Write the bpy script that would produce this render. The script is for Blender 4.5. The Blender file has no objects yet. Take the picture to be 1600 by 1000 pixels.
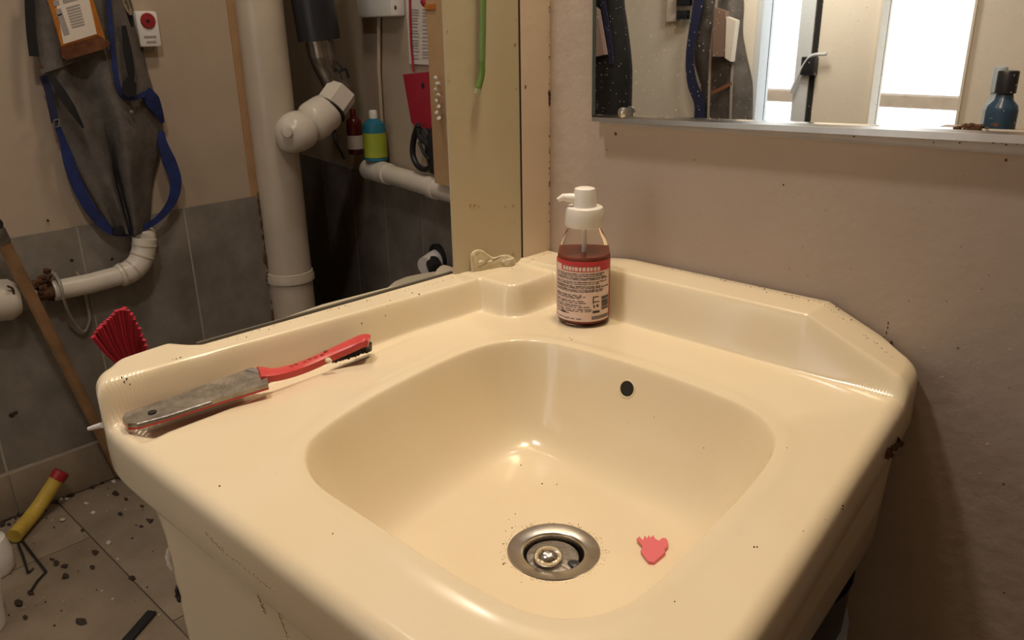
import bpy, bmesh, math, random
import numpy as np
from mathutils import Vector, Matrix
from mathutils.bvhtree import BVHTree

random.seed(7)
rng = np.random.default_rng(7)
S = bpy.context.scene
COL = S.collection
PI = math.pi

# ------------------------------------------------------------------ camera
FPX = 1260.0
CR = np.array([[0.72539, 0.22463, -0.65065],
               [0.68813, -0.25971, 0.67751],
               [-0.01679, -0.9392, -0.34297]])      # columns: right, down, forward
EYE = np.array([0.0, 0.0, 1.18])
cam = bpy.data.cameras.new('camera')
cam.sensor_width = 36.0
cam.lens = FPX / 1600 * 36.0
cam.clip_start = 0.02
camo = bpy.data.objects.new('camera', cam)
COL.objects.link(camo)
M = Matrix(((CR[0, 0], -CR[0, 1], -CR[0, 2], EYE[0]),
            (CR[1, 0], -CR[1, 1], -CR[1, 2], EYE[1]),
            (CR[2, 0], -CR[2, 1], -CR[2, 2], EYE[2]), (0, 0, 0, 1)))
camo.matrix_world = M
S.camera = camo

# ------------------------------------------------------------------ exposure, sky, lamps
S.view_settings.view_transform = 'Standard'
S.view_settings.look = 'None'
S.view_settings.gamma = 1.0
S.view_settings.use_curve_mapping = False
S.view_settings.exposure = 0.0
W = bpy.data.worlds.new('sky')
S.world = W
W.use_nodes = True
bgn = W.node_tree.nodes['Background']
bgn.inputs[0].default_value = (0.93, 0.97, 1.0, 1)
bgn.inputs[1].default_value = 2.4


def area(name, loc, target, size, power, col, size_y=None, shape='DISK'):
    l = bpy.data.lights.new(name, 'AREA')
    l.shape = shape
    l.size = size
    if size_y:
        l.shape = 'RECTANGLE'
        l.size_y = size_y
    l.energy = power
    l.color = col
    o = bpy.data.objects.new(name, l)
    COL.objects.link(o)
    o.location = loc
    d = Vector(target) - Vector(loc)
    o.rotation_euler = d.to_track_quat('-Z', 'Y').to_euler()
    return o


area('ceiling_lamp', (-0.82, 0.23, 2.40), (-0.82, 0.23, 0), 0.16, 9.0, (1.0, 0.91, 0.86))
area('mirror_lamp', (-0.55, 0.765, 2.10), (-0.60, 0.72, 0), 0.14, 8.6, (1.0, 0.79, 0.52))
area('back_room_lamp', (-1.48, 1.00, 2.42), (-1.75, 1.20, 0), 0.16, 5.6, (1.0, 0.84, 0.66))
area('window_area_lamp', (-1.35, -0.92, 1.66), (-1.35, -1.30, 1.0), 0.25, 4.6, (1.0, 0.92, 0.80))  # added fill, no fixture there; brightens the window wall in the mirror


# ------------------------------------------------------------------ pixel helpers (offline survey of the photograph)
def wray(q):
    d = np.array([(q[0] - 800) / FPX, (q[1] - 500) / FPX, 1.0])
    return CR @ d


def onz(q, z):
    d = wray(q)
    return EYE + d * ((z - EYE[2]) / d[2])


def onx(q, x):
    d = wray(q)
    return EYE + d * ((x - EYE[0]) / d[0])


def ony(q, y):
    d = wray(q)
    return EYE + d * ((y - EYE[1]) / d[1])


EP = np.array([-2.763, 1.755, 0.0])
ET = np.array([1.057, -0.215, 0.0])
ET /= np.linalg.norm(ET)
EN = np.array([ET[1], -ET[0], 0.0])          # towards the room (negative y)


def onE(q, off=0.0):
    d = wray(q)
    p = EP + EN * off
    return EYE + d * (((p - EYE) @ EN) / (d @ EN))


# ------------------------------------------------------------------ materials
MATS = {}


def mat(name, col, rough=0.5, metal=0.0, var=0.0, vscale=12.0, bump=0.0, bscale=60.0, coat=0.0,
        trans=0.0, ior=1.45, alpha=1.0, col2=None, spec=0.5, sss=0.0):
    if name in MATS:
        return MATS[name]
    m = bpy.data.materials.new(name)
    m.use_nodes = True
    nt = m.node_tree
    b = nt.nodes['Principled BSDF']
    c = (*col, 1)
    b.inputs['Base Color'].default_value = c
    b.inputs['Roughness'].default_value = rough
    b.inputs['Metallic'].default_value = metal
    b.inputs['Coat Weight'].default_value = coat
    b.inputs['Coat Roughness'].default_value = 0.08
    b.inputs['Transmission Weight'].default_value = trans
    b.inputs['IOR'].default_value = ior
    b.inputs['Specular IOR Level'].default_value = spec
    b.inputs['Alpha'].default_value = alpha
    if var or col2 or bump:
        tc = nt.nodes.new('ShaderNodeTexCoord')
    if var or col2:
        n = nt.nodes.new('ShaderNodeTexNoise')
        n.inputs['Scale'].default_value = vscale
        n.inputs['Detail'].default_value = 6
        n.inputs['Roughness'].default_value = 0.6
        nt.links.new(tc.outputs['Object'], n.inputs['Vector'])
        r = nt.nodes.new('ShaderNodeValToRGB')
        r.color_ramp.elements[0].position = 0.34
        r.color_ramp.elements[1].position = 0.68
        k = col2 if col2 else tuple(x * (1 - var) for x in col)
        r.color_ramp.elements[0].color = (*k, 1)
        r.color_ramp.elements[1].color = c
        nt.links.new(n.outputs['Fac'], r.inputs['Fac'])
        nt.links.new(r.outputs['Color'], b.inputs['Base Color'])
    if bump:
        n2 = nt.nodes.new('ShaderNodeTexNoise')
        n2.inputs['Scale'].default_value = bscale
        n2.inputs['Detail'].default_value = 4
        nt.links.new(tc.outputs['Object'], n2.inputs['Vector'])
        bp = nt.nodes.new('ShaderNodeBump')
        bp.inputs['Strength'].default_value = bump
        bp.inputs['Distance'].default_value = 0.004
        nt.links.new(n2.outputs['Fac'], bp.inputs['Height'])
        nt.links.new(bp.outputs['Normal'], b.inputs['Normal'])
    MATS[name] = m
    return m


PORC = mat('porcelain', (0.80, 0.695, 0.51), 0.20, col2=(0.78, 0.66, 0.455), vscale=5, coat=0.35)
PORC2 = mat('old_porcelain', (0.66, 0.58, 0.42), 0.3, coat=0.3)
PAINT = mat('wall_paint', (0.45, 0.365, 0.30), 0.5, var=0.07, vscale=5, bump=0.35, bscale=45)
PAINTC = mat('back_wall_paint', (0.47, 0.375, 0.275), 0.6, var=0.12, vscale=3, bump=0.3, bscale=40)
PANEL = mat('panel_paint', (0.50, 0.43, 0.295), 0.4, var=0.05, vscale=6, bump=0.1)
STRIP = mat('strip_paint', (0.66, 0.54, 0.43), 0.5, var=0.05, vscale=6, bump=0.15)
TILE = mat('grey_tile', (0.255, 0.225, 0.19), 0.4, col2=(0.15, 0.13, 0.105), vscale=9, bump=0.15)
GROUT = mat('grout', (0.40, 0.36, 0.30), 0.8, var=0.2, vscale=30)
FLOORT = mat('floor_tile', (0.27, 0.215, 0.155), 0.5, col2=(0.18, 0.14, 0.10), vscale=6, bump=0.2)
FJOINT = mat('floor_joint', (0.10, 0.085, 0.065), 0.8)
CEIL = mat('ceiling_paint', (0.72, 0.68, 0.6), 0.8)
WHITEP = mat('white_plastic', (0.78, 0.75, 0.70), 0.35, var=0.05, vscale=30)
PVC = mat('painted_pipe', (0.56, 0.48, 0.37), 0.3, var=0.14, vscale=7, bump=0.1)
PVCW = mat('white_pipe', (0.70, 0.64, 0.54), 0.3, var=0.12, vscale=9)
BLACK = mat('black_rubber', (0.015, 0.015, 0.017), 0.5)
BLACKP = mat('black_plastic', (0.02, 0.021, 0.025), 0.35)
STEEL = mat('brushed_steel', (0.55, 0.52, 0.47), 0.28, 1.0, col2=(0.36, 0.33, 0.29), vscale=25)
DULL = mat('dull_steel', (0.30, 0.27, 0.24), 0.45, 0.85, col2=(0.18, 0.16, 0.14), vscale=60, bump=0.3, bscale=200)
CHROME = mat('chrome', (0.72, 0.70, 0.66), 0.12, 1.0)
ALU = mat('aluminium', (0.62, 0.60, 0.57), 0.3, 1.0, var=0.2, vscale=20)
RED = mat('red_plastic', (0.40, 0.022, 0.045), 0.4, var=0.15, vscale=30)
CORAL = mat('coral_handle', (0.60, 0.060, 0.062), 0.35, var=0.1, vscale=30)
REDB = mat('red_bristle', (0.45, 0.02, 0.045), 0.45)
REDB2 = mat('dark_red_bristle', (0.30, 0.012, 0.03), 0.45)
PINK = mat('pink_plastic', (0.70, 0.15, 0.18), 0.4, sss=0.2)
PINKD = mat('deep_pink_plastic', (0.62, 0.10, 0.12), 0.4)
WOOD = mat('broom_wood', (0.33, 0.19, 0.09), 0.5, col2=(0.20, 0.11, 0.05), vscale=14)
PLANK = mat('plank_wood', (0.50, 0.33, 0.17), 0.55, col2=(0.42, 0.26, 0.13), vscale=8)
TANSTRIP = mat('tan_trim', (0.42, 0.25, 0.12), 0.6, var=0.15, vscale=20)
DIRT = mat('dirt', (0.035, 0.024, 0.016), 0.9)
RUST = mat('rust', (0.16, 0.07, 0.03), 0.9, col2=(0.05, 0.025, 0.015), vscale=150)
STAIN = mat('tan_stain', (0.38, 0.24, 0.10), 0.8)
CLOTH = mat('grey_cloth', (0.155, 0.135, 0.115), 0.85, col2=(0.085, 0.073, 0.062), vscale=18, bump=0.4, bscale=160)
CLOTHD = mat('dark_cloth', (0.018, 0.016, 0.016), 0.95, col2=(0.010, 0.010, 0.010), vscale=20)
BLUE = mat('blue_strap', (0.016, 0.032, 0.16), 0.7, col2=(0.008, 0.014, 0.07), vscale=25)
NAVY = mat('navy_strap', (0.02, 0.022, 0.06), 0.8)
ORANGE = mat('orange_pack', (0.62, 0.25, 0.03), 0.35, col2=(0.42, 0.13, 0.02), vscale=20)
AMBER = mat('brown_wrap', (0.17, 0.065, 0.03), 0.25, col2=(0.08, 0.03, 0.015), vscale=40, coat=0.4)
LABELW = mat('label_white', (0.72, 0.64, 0.54), 0.5)
LABELP = mat('label_pink_white', (0.80, 0.62, 0.56), 0.5)
LABELR = mat('label_red', (0.55, 0.035, 0.05), 0.5)
PRINT = mat('print_black', (0.06, 0.05, 0.05), 0.6)
PRINTG = mat('print_grey', (0.33, 0.30, 0.27), 0.6)
LIQ = mat('red_brown_liquid', (0.26, 0.055, 0.03), 0.12, var=0.1, vscale=20)
CLEAR = mat('clear_plastic', (0.97, 0.93, 0.90), 0.04, trans=1.0, ior=1.12)
YELLOW = mat('yellow_hose', (0.55, 0.38, 0.06), 0.45, var=0.2, vscale=30)
REDE = mat('dark_red_cap', (0.30, 0.015, 0.015), 0.4)
TEAL = mat('teal_plastic', (0.02, 0.16, 0.24), 0.35)
LIME = mat('lime_label', (0.40, 0.42, 0.03), 0.5, col2=(0.28, 0.36, 0.04), vscale=40)
MAROON = mat('maroon_glass', (0.10, 0.012, 0.012), 0.15)
BLUEB = mat('blue_bottle', (0.035, 0.075, 0.13), 0.25)
PALEB = mat('pale_blue_plastic', (0.45, 0.53, 0.60), 0.4)
GREEN = mat('green_straw', (0.17, 0.27, 0.08), 0.35, trans=0.25)
STRAWTIP = mat('clear_straw_tip', (0.55, 0.62, 0.42), 0.2, trans=0.6)
CREAM = mat('dried_sealant', (0.66, 0.58, 0.40), 0.6, var=0.1, vscale=40)
CORD = mat('cord', (0.5, 0.45, 0.38), 0.4, trans=0.4)
FRAMEB = mat('window_frame_paint', (0.70, 0.74, 0.76), 0.4)
GWALL = mat('window_wall_paint', (0.88, 0.80, 0.66), 0.6, var=0.06, vscale=4)
PARAPET = mat('outside_parapet', (0.30, 0.22, 0.15), 0.8, var=0.2)
GROUND = mat('outside_ground', (0.8, 0.78, 0.75), 0.8)
PAPER = mat('paper', (0.66, 0.60, 0.55), 0.7)
DARKGAP = mat('dark_gap', (0.02, 0.018, 0.015), 0.9)


def mirror_mat():
    m = bpy.data.materials.new('mirror_glass')
    m.use_nodes = True
    nt = m.node_tree
    b = nt.nodes['Principled BSDF']
    b.inputs['Base Color'].default_value = (0.90, 0.91, 0.90, 1)
    b.inputs['Metallic'].default_value = 1
    b.inputs['Roughness'].default_value = 0.012
    d = nt.nodes.new('ShaderNodeBsdfDiffuse')
    d.inputs[0].default_value = (0.85, 0.84, 0.80, 1)
    tc = nt.nodes.new('ShaderNodeTexCoord')
    masks = []
    for sc, lim, sz in (((150, 150, 150), 0.10, 0.86), ((330, 330, 330), 0.14, 0.88), ((60, 60, 340), 0.06, 0.90), ((330, 330, 90), 0.08, 0.90)):
        mp = nt.nodes.new('ShaderNodeMapping')
        mp.inputs['Scale'].default_value = sc
        mp.inputs['Rotation'].default_value = (0, 0.35 if sc[0] != sc[2] else 0, 0)
        nt.links.new(tc.outputs['Object'], mp.inputs['Vector'])
        v = nt.nodes.new('ShaderNodeTexVoronoi')
        v.inputs['Scale'].default_value = 1.0
        nt.links.new(mp.outputs[0], v.inputs['Vector'])
        lt = nt.nodes.new('ShaderNodeMath')
        lt.operation = 'LESS_THAN'
        lt.inputs[1].default_value = lim * 1.6
        nt.links.new(v.outputs['Distance'], lt.inputs[0])
        sep = nt.nodes.new('ShaderNodeSeparateColor')
        nt.links.new(v.outputs['Color'], sep.inputs[0])
        gt = nt.nodes.new('ShaderNodeMath')
        gt.operation = 'GREATER_THAN'
        gt.inputs[1].default_value = sz
        nt.links.new(sep.outputs[0], gt.inputs[0])
        mu = nt.nodes.new('ShaderNodeMath')
        mu.operation = 'MULTIPLY'
        nt.links.new(lt.outputs[0], mu.inputs[0])
        nt.links.new(gt.outputs[0], mu.inputs[1])
        masks.append(mu)
    cur = masks[0].outputs[0]
    for k in masks[1:]:
        mx = nt.nodes.new('ShaderNodeMath')
        mx.operation = 'MAXIMUM'
        nt.links.new(cur, mx.inputs[0])
        nt.links.new(k.outputs[0], mx.inputs[1])
        cur = mx.outputs[0]
    sc = nt.nodes.new('ShaderNodeMath')
    sc.operation = 'MULTIPLY'
    sc.inputs[1].default_value = 0.30
    nt.links.new(cur, sc.inputs[0])
    ms = nt.nodes.new('ShaderNodeMixShader')
    nt.links.new(sc.outputs[0], ms.inputs[0])
    nt.links.new(b.outputs[0], ms.inputs[1])
    nt.links.new(d.outputs[0], ms.inputs[2])
    nt.links.new(ms.outputs[0], nt.nodes['Material Output'].inputs[0])
    return m


MIRROR = mirror_mat()

# ------------------------------------------------------------------ object helpers
OFF = {}


def tag(o, label=None, cat=None, group=None, kind=None):
    if label:
        o['label'] = label
    if cat:
        o['category'] = cat
    if group:
        o['group'] = group
    if kind:
        o['kind'] = kind
    return o


def thing(name, label, cat, loc, group=None):
    o = bpy.data.objects.new(name, None)
    o.empty_display_size = 0.05
    COL.objects.link(o)
    o.location = [float(v) for v in loc]
    OFF[o.name] = np.array(loc, float)
    return tag(o, label, cat, group)


class MB:
    """collects geometry in world coordinates"""

    def __init__(self):
        self.v = []
        self.f = []

    def add(self, vs, fs):
        n = len(self.v)
        self.v.extend([tuple(float(c) for c in p) for p in vs])
        self.f.extend([tuple(i + n for i in q) for q in fs])
        return self

    def box(self, a, b, bev=0.0):
        a, b = np.minimum(a, b), np.maximum(a, b)
        bm = bmesh.new()
        bmesh.ops.create_cube(bm, size=1.0)
        for v in bm.verts:
            for i in range(3):
                v.co[i] = (a[i] + b[i]) / 2 + v.co[i] * (b[i] - a[i])
        if bev:
            bmesh.ops.bevel(bm, geom=bm.edges[:], offset=bev, segments=2, affect='EDGES', profile=0.6)
        bm.verts.ensure_lookup_table()
        self.add([v.co[:] for v in bm.verts], [[v.index for v in f.verts] for f in bm.faces])
        bm.free()
        return self

    def obox(self, c, ax, half, bev=0.0):
        """oriented box: centre, three unit axes, half sizes"""
        n = len(self.v)
        t = MB().box((-half[0], -half[1], -half[2]), half, bev)
        A = np.array(ax)
        self.add([np.array(c) + p[0] * A[0] + p[1] * A[1] + p[2] * A[2] for p in np.array(t.v)], t.f)
        return self

    def tube(self, pts, r, seg=16, caps=True):
        pts = [np.array(p, float) for p in pts]
        rs = r if hasattr(r, '__len__') else [r] * len(pts)
        n = len(pts)
        tan = []
        for i in range(n):
            t = pts[min(i + 1, n - 1)] - pts[max(i - 1, 0)]
            tan.append(t / (np.linalg.norm(t) + 1e-12))
        u = np.cross(tan[0], (0.13, 0.31, 0.94))
        if np.linalg.norm(u) < 1e-3:
            u = np.cross(tan[0], (1, 0, 0))
        u /= np.linalg.norm(u)
        vs, fs = [], []
        for i in range(n):
            u = u - tan[i] * (u @ tan[i])
            u /= np.linalg.norm(u)
            w = np.cross(tan[i], u)
            for k in range(seg):
                a = 2 * PI * k / seg
                vs.append(pts[i] + rs[i] * (math.cos(a) * u + math.sin(a) * w))
        for i in range(n - 1):
            for k in range(seg):
                k2 = (k + 1) % seg
                fs.append((i * seg + k, i * seg + k2, (i + 1) * seg + k2, (i + 1) * seg + k))
        if caps:
            fs.append(tuple(range(seg))[::-1])
            fs.append(tuple((n - 1) * seg + k for k in range(seg)))
        return self.add(vs, fs)

    def lathe(self, c, prof, seg=40, axis=(0, 0, 1)):
        ax = np.array(axis, float)
        ax /= np.linalg.norm(ax)
        u = np.cross(ax, (0, 1, 0.01))
        u /= np.linalg.norm(u)
        w = np.cross(ax, u)
        vs, fs = [], []
        for (r, z) in prof:
            for k in range(seg):
                a = 2 * PI * k / seg
                vs.append(np.array(c) + ax * z + r * (math.cos(a) * u + math.sin(a) * w))
        for i in range(len(prof) - 1):
            for k in range(seg):
                k2 = (k + 1) % seg
                fs.append((i * seg + k, i * seg + k2, (i + 1) * seg + k2, (i + 1) * seg + k))
        if prof[0][0] > 1e-5:
            fs.append(tuple(range(seg))[::-1])
        if prof[-1][0] > 1e-5:
            fs.append(tuple((len(prof) - 1) * seg + k for k in range(seg)))
        return self.add(vs, fs)

    def prism(self, poly, ext):
        """polygon of 3-D points extruded by the vector ext"""
        n = len(poly)
        p = [np.array(q, float) for q in poly]
        vs = p + [q + np.array(ext, float) for q in p]
        fs = [tuple(range(n)), tuple(range(n, 2 * n))[::-1]]
        for i in range(n):
            j = (i + 1) % n
            fs.append((i, i + n, j + n, j)[::-1])
        return self.add(vs, fs)

    def blob(self, c, r, sq=(1, 1, 1), sub=1, jit=0.25):
        bm = bmesh.new()
        bmesh.ops.create_icosphere(bm, subdivisions=sub, radius=1.0)
        vs = []
        for v in bm.verts:
            k = 1 + random.uniform(-jit, jit)
            vs.append((c[0] + v.co.x * r * sq[0] * k, c[1] + v.co.y * r * sq[1] * k, c[2] + v.co.z * r * sq[2] * k))
        self.add(vs, [[v.index for v in f.verts] for f in bm.faces])
        bm.free()
        return self

    def grid(self, P, thick=None):
        """P: rows x cols x 3 array"""
        h, w = P.shape[:2]
        vs = [P[i, j] for i in range(h) for j in range(w)]
        fs = [(i * w + j, i * w + j + 1, (i + 1) * w + j + 1, (i + 1) * w + j) for i in range(h - 1) for j in range(w - 1)]
        return self.add(vs, fs)

    def build(self, name, m, parent=None, smooth=True, angle=35, fix=True):
        off = np.zeros(3)
        if parent is not None:
            off = OFF.get(parent.name, np.zeros(3))
        me = bpy.data.meshes.new(name)
        V = np.array(self.v) - off
        me.from_pydata([tuple(p) for p in V], [], self.f)
        if fix:
            bm = bmesh.new()
            bm.from_mesh(me)
            bmesh.ops.recalc_face_normals(bm, faces=bm.faces)
            bm.to_mesh(me)
            bm.free()
        me.materials.append(m)
        o = bpy.data.objects.new(name, me)
        COL.objects.link(o)
        if parent is not None:
            o.parent = parent
        OFF[o.name] = off
        if smooth:
            me.polygons.foreach_set('use_smooth', [True] * len(me.polygons))
            try:
                me.set_sharp_from_angle(angle=math.radians(angle))
            except Exception:
                pass
        me.update()
        return o


def solo(name, mb, m, label, cat, group=None, kind=None, smooth=True):
    """a thing that is a single mesh, with its origin at its own base"""
    V = np.array(mb.v)
    o = mb.build(name, m, None, smooth)
    c = np.array([(V[:, 0].min() + V[:, 0].max()) / 2, (V[:, 1].min() + V[:, 1].max()) / 2, V[:, 2].min()])
    o.data.transform(Matrix.Translation(Vector(-c)))
    o.location = c
    OFF[o.name] = c
    return tag(o, label, cat, group, kind)


def struct(name, mb, m, label=None, smooth=False):
    o = mb.build(name, m, None, smooth)
    tag(o, label, None, None, 'structure')
    return o


def arc(c, r, a0, a1, u, w, n=8):
    return [np.array(c) + r * (math.cos(a) * np.array(u) + math.sin(a) * np.array(w)) for a in np.linspace(a0, a1, n)]


def spline(pts, n=8):
    """Catmull-Rom through the points"""
    P = [np.array(p, float) for p in pts]
    P = [2 * P[0] - P[1]] + P + [2 * P[-1] - P[-2]]
    out = []
    for i in range(1, len(P) - 2):
        for t in np.linspace(0, 1, n, endpoint=False):
            a, b, c, d = P[i - 1:i + 3]
            out.append(0.5 * ((2 * b) + (-a + c) * t + (2 * a - 5 * b + 4 * c - d) * t * t + (-a + 3 * b - 3 * c + d) * t ** 3))
    out.append(P[-2])
    return out


# ------------------------------------------------------------------ dimensions of the place
YB = 0.875        # face of the wall behind the mirror
XA = -0.795       # face of the painted panel left of the corner
XC = -2.200       # far wall of the back room
ZT = 0.717        # top of the tiled wainscot
YG = -1.30        # window wall, behind the camera
ZDECK = 0.82

# ------------------------------------------------------------------ the room shell
flo = struct('floor', MB().box((-3.1, -1.6, -0.06), (1.5, 2.1, -0.004)), FJOINT, 'grimy brown tiled floor')
ft = MB().box((-0.4485, -0.2235, -0.02), (0.4485, 0.2235, 0.0), 0.001).build('tile', FLOORT, flo)
first = True
for i in range(-3, 3):
    for j in range(-4, 4):
        x = -1.50 + 0.45 + 0.9 * i + (0.45 if j % 2 else 0)
        y = 0.5 + 0.225 + 0.45 * j
        if x < -2.7 or x > 1.1 or y < -1.4 or y > 2.0:
            continue
        o = ft if first else ft.copy()
        if not first:
            COL.objects.link(o)
        first = False
        o.location = (x, y, random.uniform(-0.0012, 0.0))
struct('ceiling', MB().box((-3.1, -1.6, 2.5), (1.5, 2.1, 2.6)), CEIL, 'plain pale ceiling')
wallB = struct('wall_right', MB().box((-0.80, YB, 0), (1.4, 1.02, 2.5)), PAINT, 'painted wall behind the framed mirror')
struct('wall_near', MB().box((1.3, -1.6, 0), (1.4, YB, 2.5)), PAINT, 'painted side wall')
wallC = struct('wall_left', MB().box((-3.1, -1.6, 0), (XC, 1.205, 2.5)), PAINTC, 'far wall, painted above and tiled below')
# window wall with two openings (positions read from the mirror)
YM = 0.862        # front of the mirror glass


def refl(q, y):
    p = ony(q, 2 * YM - y)
    return np.array([p[0], y, p[2]])


w1a, w1b = refl((1180, 100), YG)[0], refl((1276, 100), YG)[0]
w2a, w2b = refl((1366, 100), YG)[0], refl((1513, 100), YG)[0]
wb = MB()
for xa, xb, za, zb in ((-3.1, w1a, 0, 2.5), (w1b, w2a, 0, 2.5), (w2b, 1.4, 0, 2.5), (w1a, w1b, 0, .62), (w1a, w1b, 2.15, 2.5), (w2a, w2b, 0, .62), (w2a, w2b, 2.15, 2.5)):
    wb.box((xa, YG - 0.10, za), (xb, YG, zb))
struct('wall_back', wb, GWALL, 'beige wall with two tall windows behind the viewer')
for n, (xa, xb) in enumerate(((w1a, w1b), (w2a, w2b))):
    fr = MB()
    t = 0.022 if n == 0 else 0.008
    xr = xb - (0.075 if n == 0 else 0.008)
    fr.box((xa, YG - 0.08, .62), (xa + t, YG + 0.012, 2.15)).box((xr, YG - 0.08, .62), (xb - (0.02 if n == 0 else 0), YG + 0.012, 2.15))
    fr.box((xa, YG - 0.08, .62), (xb, YG - 0.03, .65)).box((xa, YG - 0.08, 2.12), (xb, YG - 0.03, 2.15))
    w = struct('window_%d' % (n + 1), fr, FRAMEB if n == 0 else GWALL, 'tall bright window seen in the mirror')
    MB().box((xa + t, YG - 0.062, .64), (xr, YG - 0.056, 2.13)).build('pane', mat('window_glass', (1, 1, 1), 0.0, trans=1.0, ior=1.01), w, False)
    if n == 0:
        MB().box((xb - 0.02, YG - 0.05, .62), (xb, YG + 0.004, 2.15)).build('seal', DARKGAP, w, False)
        lz = refl((1275, 104), YG)[2]
        MB().box((xb - 0.045, YG - 0.01, lz - 0.03), (xb + 0.006, YG + 0.035, lz + 0.035), 0.004).build('latch', BLACKP, w)
        p0, p1, p2 = refl((1235, 145), YG + 0.03), refl((1262, 92), YG + 0.03), refl((1292, 84), YG + 0.03)
        MB().tube(spline([p0, p1, p2]), 0.006, 8).build('handle', FRAMEB, w)
# what stands outside the windows
struct('terrace_ground', MB().box((-6, -9, -0.4), (5, YG - 0.12, -0.3)), GROUND, 'bright terrace floor outside the windows')
pz0, pz1 = refl((1450, 171), -3.6)[2], refl((1450, 151), -3.6)[2]
solo('parapet', MB().box((-6, -3.75, pz0), (3, -3.6, pz1), 0.01).box((-6, -3.74, -0.3), (-5.9, -3.62, pz0)).box((2.9, -3.74, -0.3), (3.0, -3.62, pz0)), PARAPET,
     'low brown terrace rail outside the windows, seen in the mirror', 'railing')

# recess walls of the back room
L = 2.35
q0 = EP - ET * 0.5
q1 = EP + ET * 1.95
wallE = struct('wall_far', MB().prism([q0, q1, q1 - EN * 0.12, q0 - EN * 0.12], (0, 0, 2.5)), PAINTC, 'recessed back wall with white drain pipe along it')
struct('wall_side', MB().box((q1[0] - 0.02, 0.9, 0), (q1[0] + 0.1, q1[1] + 0.2, 2.5)), PAINTC, 'side wall of the recess')
struct('wall_recess', MB().box((-3.35, 1.1, 0), (-3.0, 2.0, 2.5)), PAINTC, 'end wall of the recess behind the soil pipe')

# tiled wainscot, one mesh per tile
gC = MB().box((XC - 0.01, -1.3, 0.0), (XC + 0.0068, 1.2045, ZT - 0.002)).build('grout', GROUT, wallC, False)
tw = 0.285
tm = None
y = 0.975
edges = [1.2]
k = 0
ys = [1.2, 0.972, 0.690, 0.408, 0.126, -0.156, -0.438, -0.72, -1.0, -1.28]
for a, b in zip(ys[1:], ys[:-1]):
    g = 0.0026
    MB().box((XC + random.uniform(-0.0002, 0.0004), a + g, 0.130), (XC + 0.008 + random.uniform(0, 0.0008), b - g, ZT), 0.0012).build('tile', TILE, wallC)
for a, b in zip(ys[1:], ys[:-1]):
    MB().box((XC, a + 0.0015, 0.002), (XC + 0.012, b - 0.0015, 0.122), 0.003).build('base_tile', FLOORT, wallC)
# the recess return and the far wall
gE = MB().prism([q0 + EN * 0.0068, q1 + EN * 0.0068, q1 - EN * 0.004, q0 - EN * 0.004], (0, 0, ZT - 0.002)).build('grout', GROUT, wallE, False)
jx = [onE((511, 290)), onE((609, 385))]
s1, s2 = (jx[0] - EP) @ ET, (jx[1] - EP) @ ET
ss = [s2 - 2 * (s2 - s1) / 2 * 2, s1, (s1 + s2) / 2, s2, s2 + (s2 - s1) / 2, s2 + (s2 - s1), s2 + (s2 - s1) * 1.5]
ss = sorted(ss)
for a, b in zip(ss[:-1], ss[1:]):
    p, q = EP + ET * (a + 0.0026) + EN * 0.0, EP + ET * (b - 0.0026)
    MB().prism([p, q, q + EN * 0.008, p + EN * 0.008], (0, 0, ZT)).build('tile', TILE, wallE, False)

# corner trims of the far wall
ya, yb = onx((346, 0), XC)[1], onx((360, 0), XC)[1]
struct('trim_1', MB().box((XC - 0.002, 1.183, ZT), (XC + 0.006, 1.2055, 2.5), 0.001), TANSTRIP, 'tan strip down the outer corner of the far wall')
gr = MB()
for i in range(60):
    z = random.uniform(0.02, ZT)
    gr.blob((XC + 0.006 + random.uniform(-.004, .006), 1.204 + random.uniform(-0.004, 0.008), z), random.uniform(0.005, 0.014), (0.7, 0.8, 1.6), 1, 0.35)
g = gr.build('grime', RUST, wallC)
g['kind'] = 'stuff'

# partition: painted panel, corner strip, low rail behind the basin
YBAT = onx((815, 200), -0.760)[1]
PA = onx((699, 150), -0.792)
PB = np.array([-0.7615, YBAT, 0.0])
PT = np.array([PB[0] - PA[0], PB[1] - PA[1], 0.0])
PT /= np.linalg.norm(PT)
PN = np.array([PT[1], -PT[0], 0.0])


def onP(q, off=0.0):
    d = wray(q)
    p = PA + PN * off
    return EYE + d * (((p - EYE) @ PN) / (d @ PN))


pan = struct('wall_partition', MB().prism([(PA[0], PA[1], 0), (PB[0], PB[1], 0), (PB[0] - .02, PB[1] + .09, 0), (PB[0] - .045, PB[1] + .09, 0), (PA[0] - .004, PA[1] + .0006, 0)], (0, 0, 2.5)), PANEL, 'yellowish painted panel left of the corner with a green straw on it')
struct('trim_2', MB().box((-0.80, YBAT, 0.0), (-0.760, YB + 0.01, 2.5), 0.0015), STRIP, 'painted batten filling the corner')
struct('trim_3', MB().box((-0.7635, YBAT - 0.0016, 0.868), (-0.7604, YBAT + .0005, 2.5)), DARKGAP, 'dark joint between panel and batten')
rail = struct('trim_4', MB().prism([(-0.8158, 0.353, .80), (-0.8040, 0.72, .80), (-0.8080, 0.72, .80), (-0.8190, 0.353, .80)], (0, 0, .0605)), mat('rail_edge', (0.13, 0.12, 0.10), 0.4), 'thin grey edge of the low partition behind the basin')

# ------------------------------------------------------------------ washbasin
DC = np.array([-0.440, 0.512])


def ss_(t):
    t = np.clip(t, 0, 1)
    return t * t * (3 - 2 * t)


def chaikin(P, it=3, cut=0.25):
    P = np.array(P, float)
    for _ in range(it):
        Q = np.roll(P, -1, 0)
        P = np.stack([P * (1 - cut) + Q * cut, P * cut + Q * (1 - cut)], 1).reshape(-1, 2)
    return P


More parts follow.
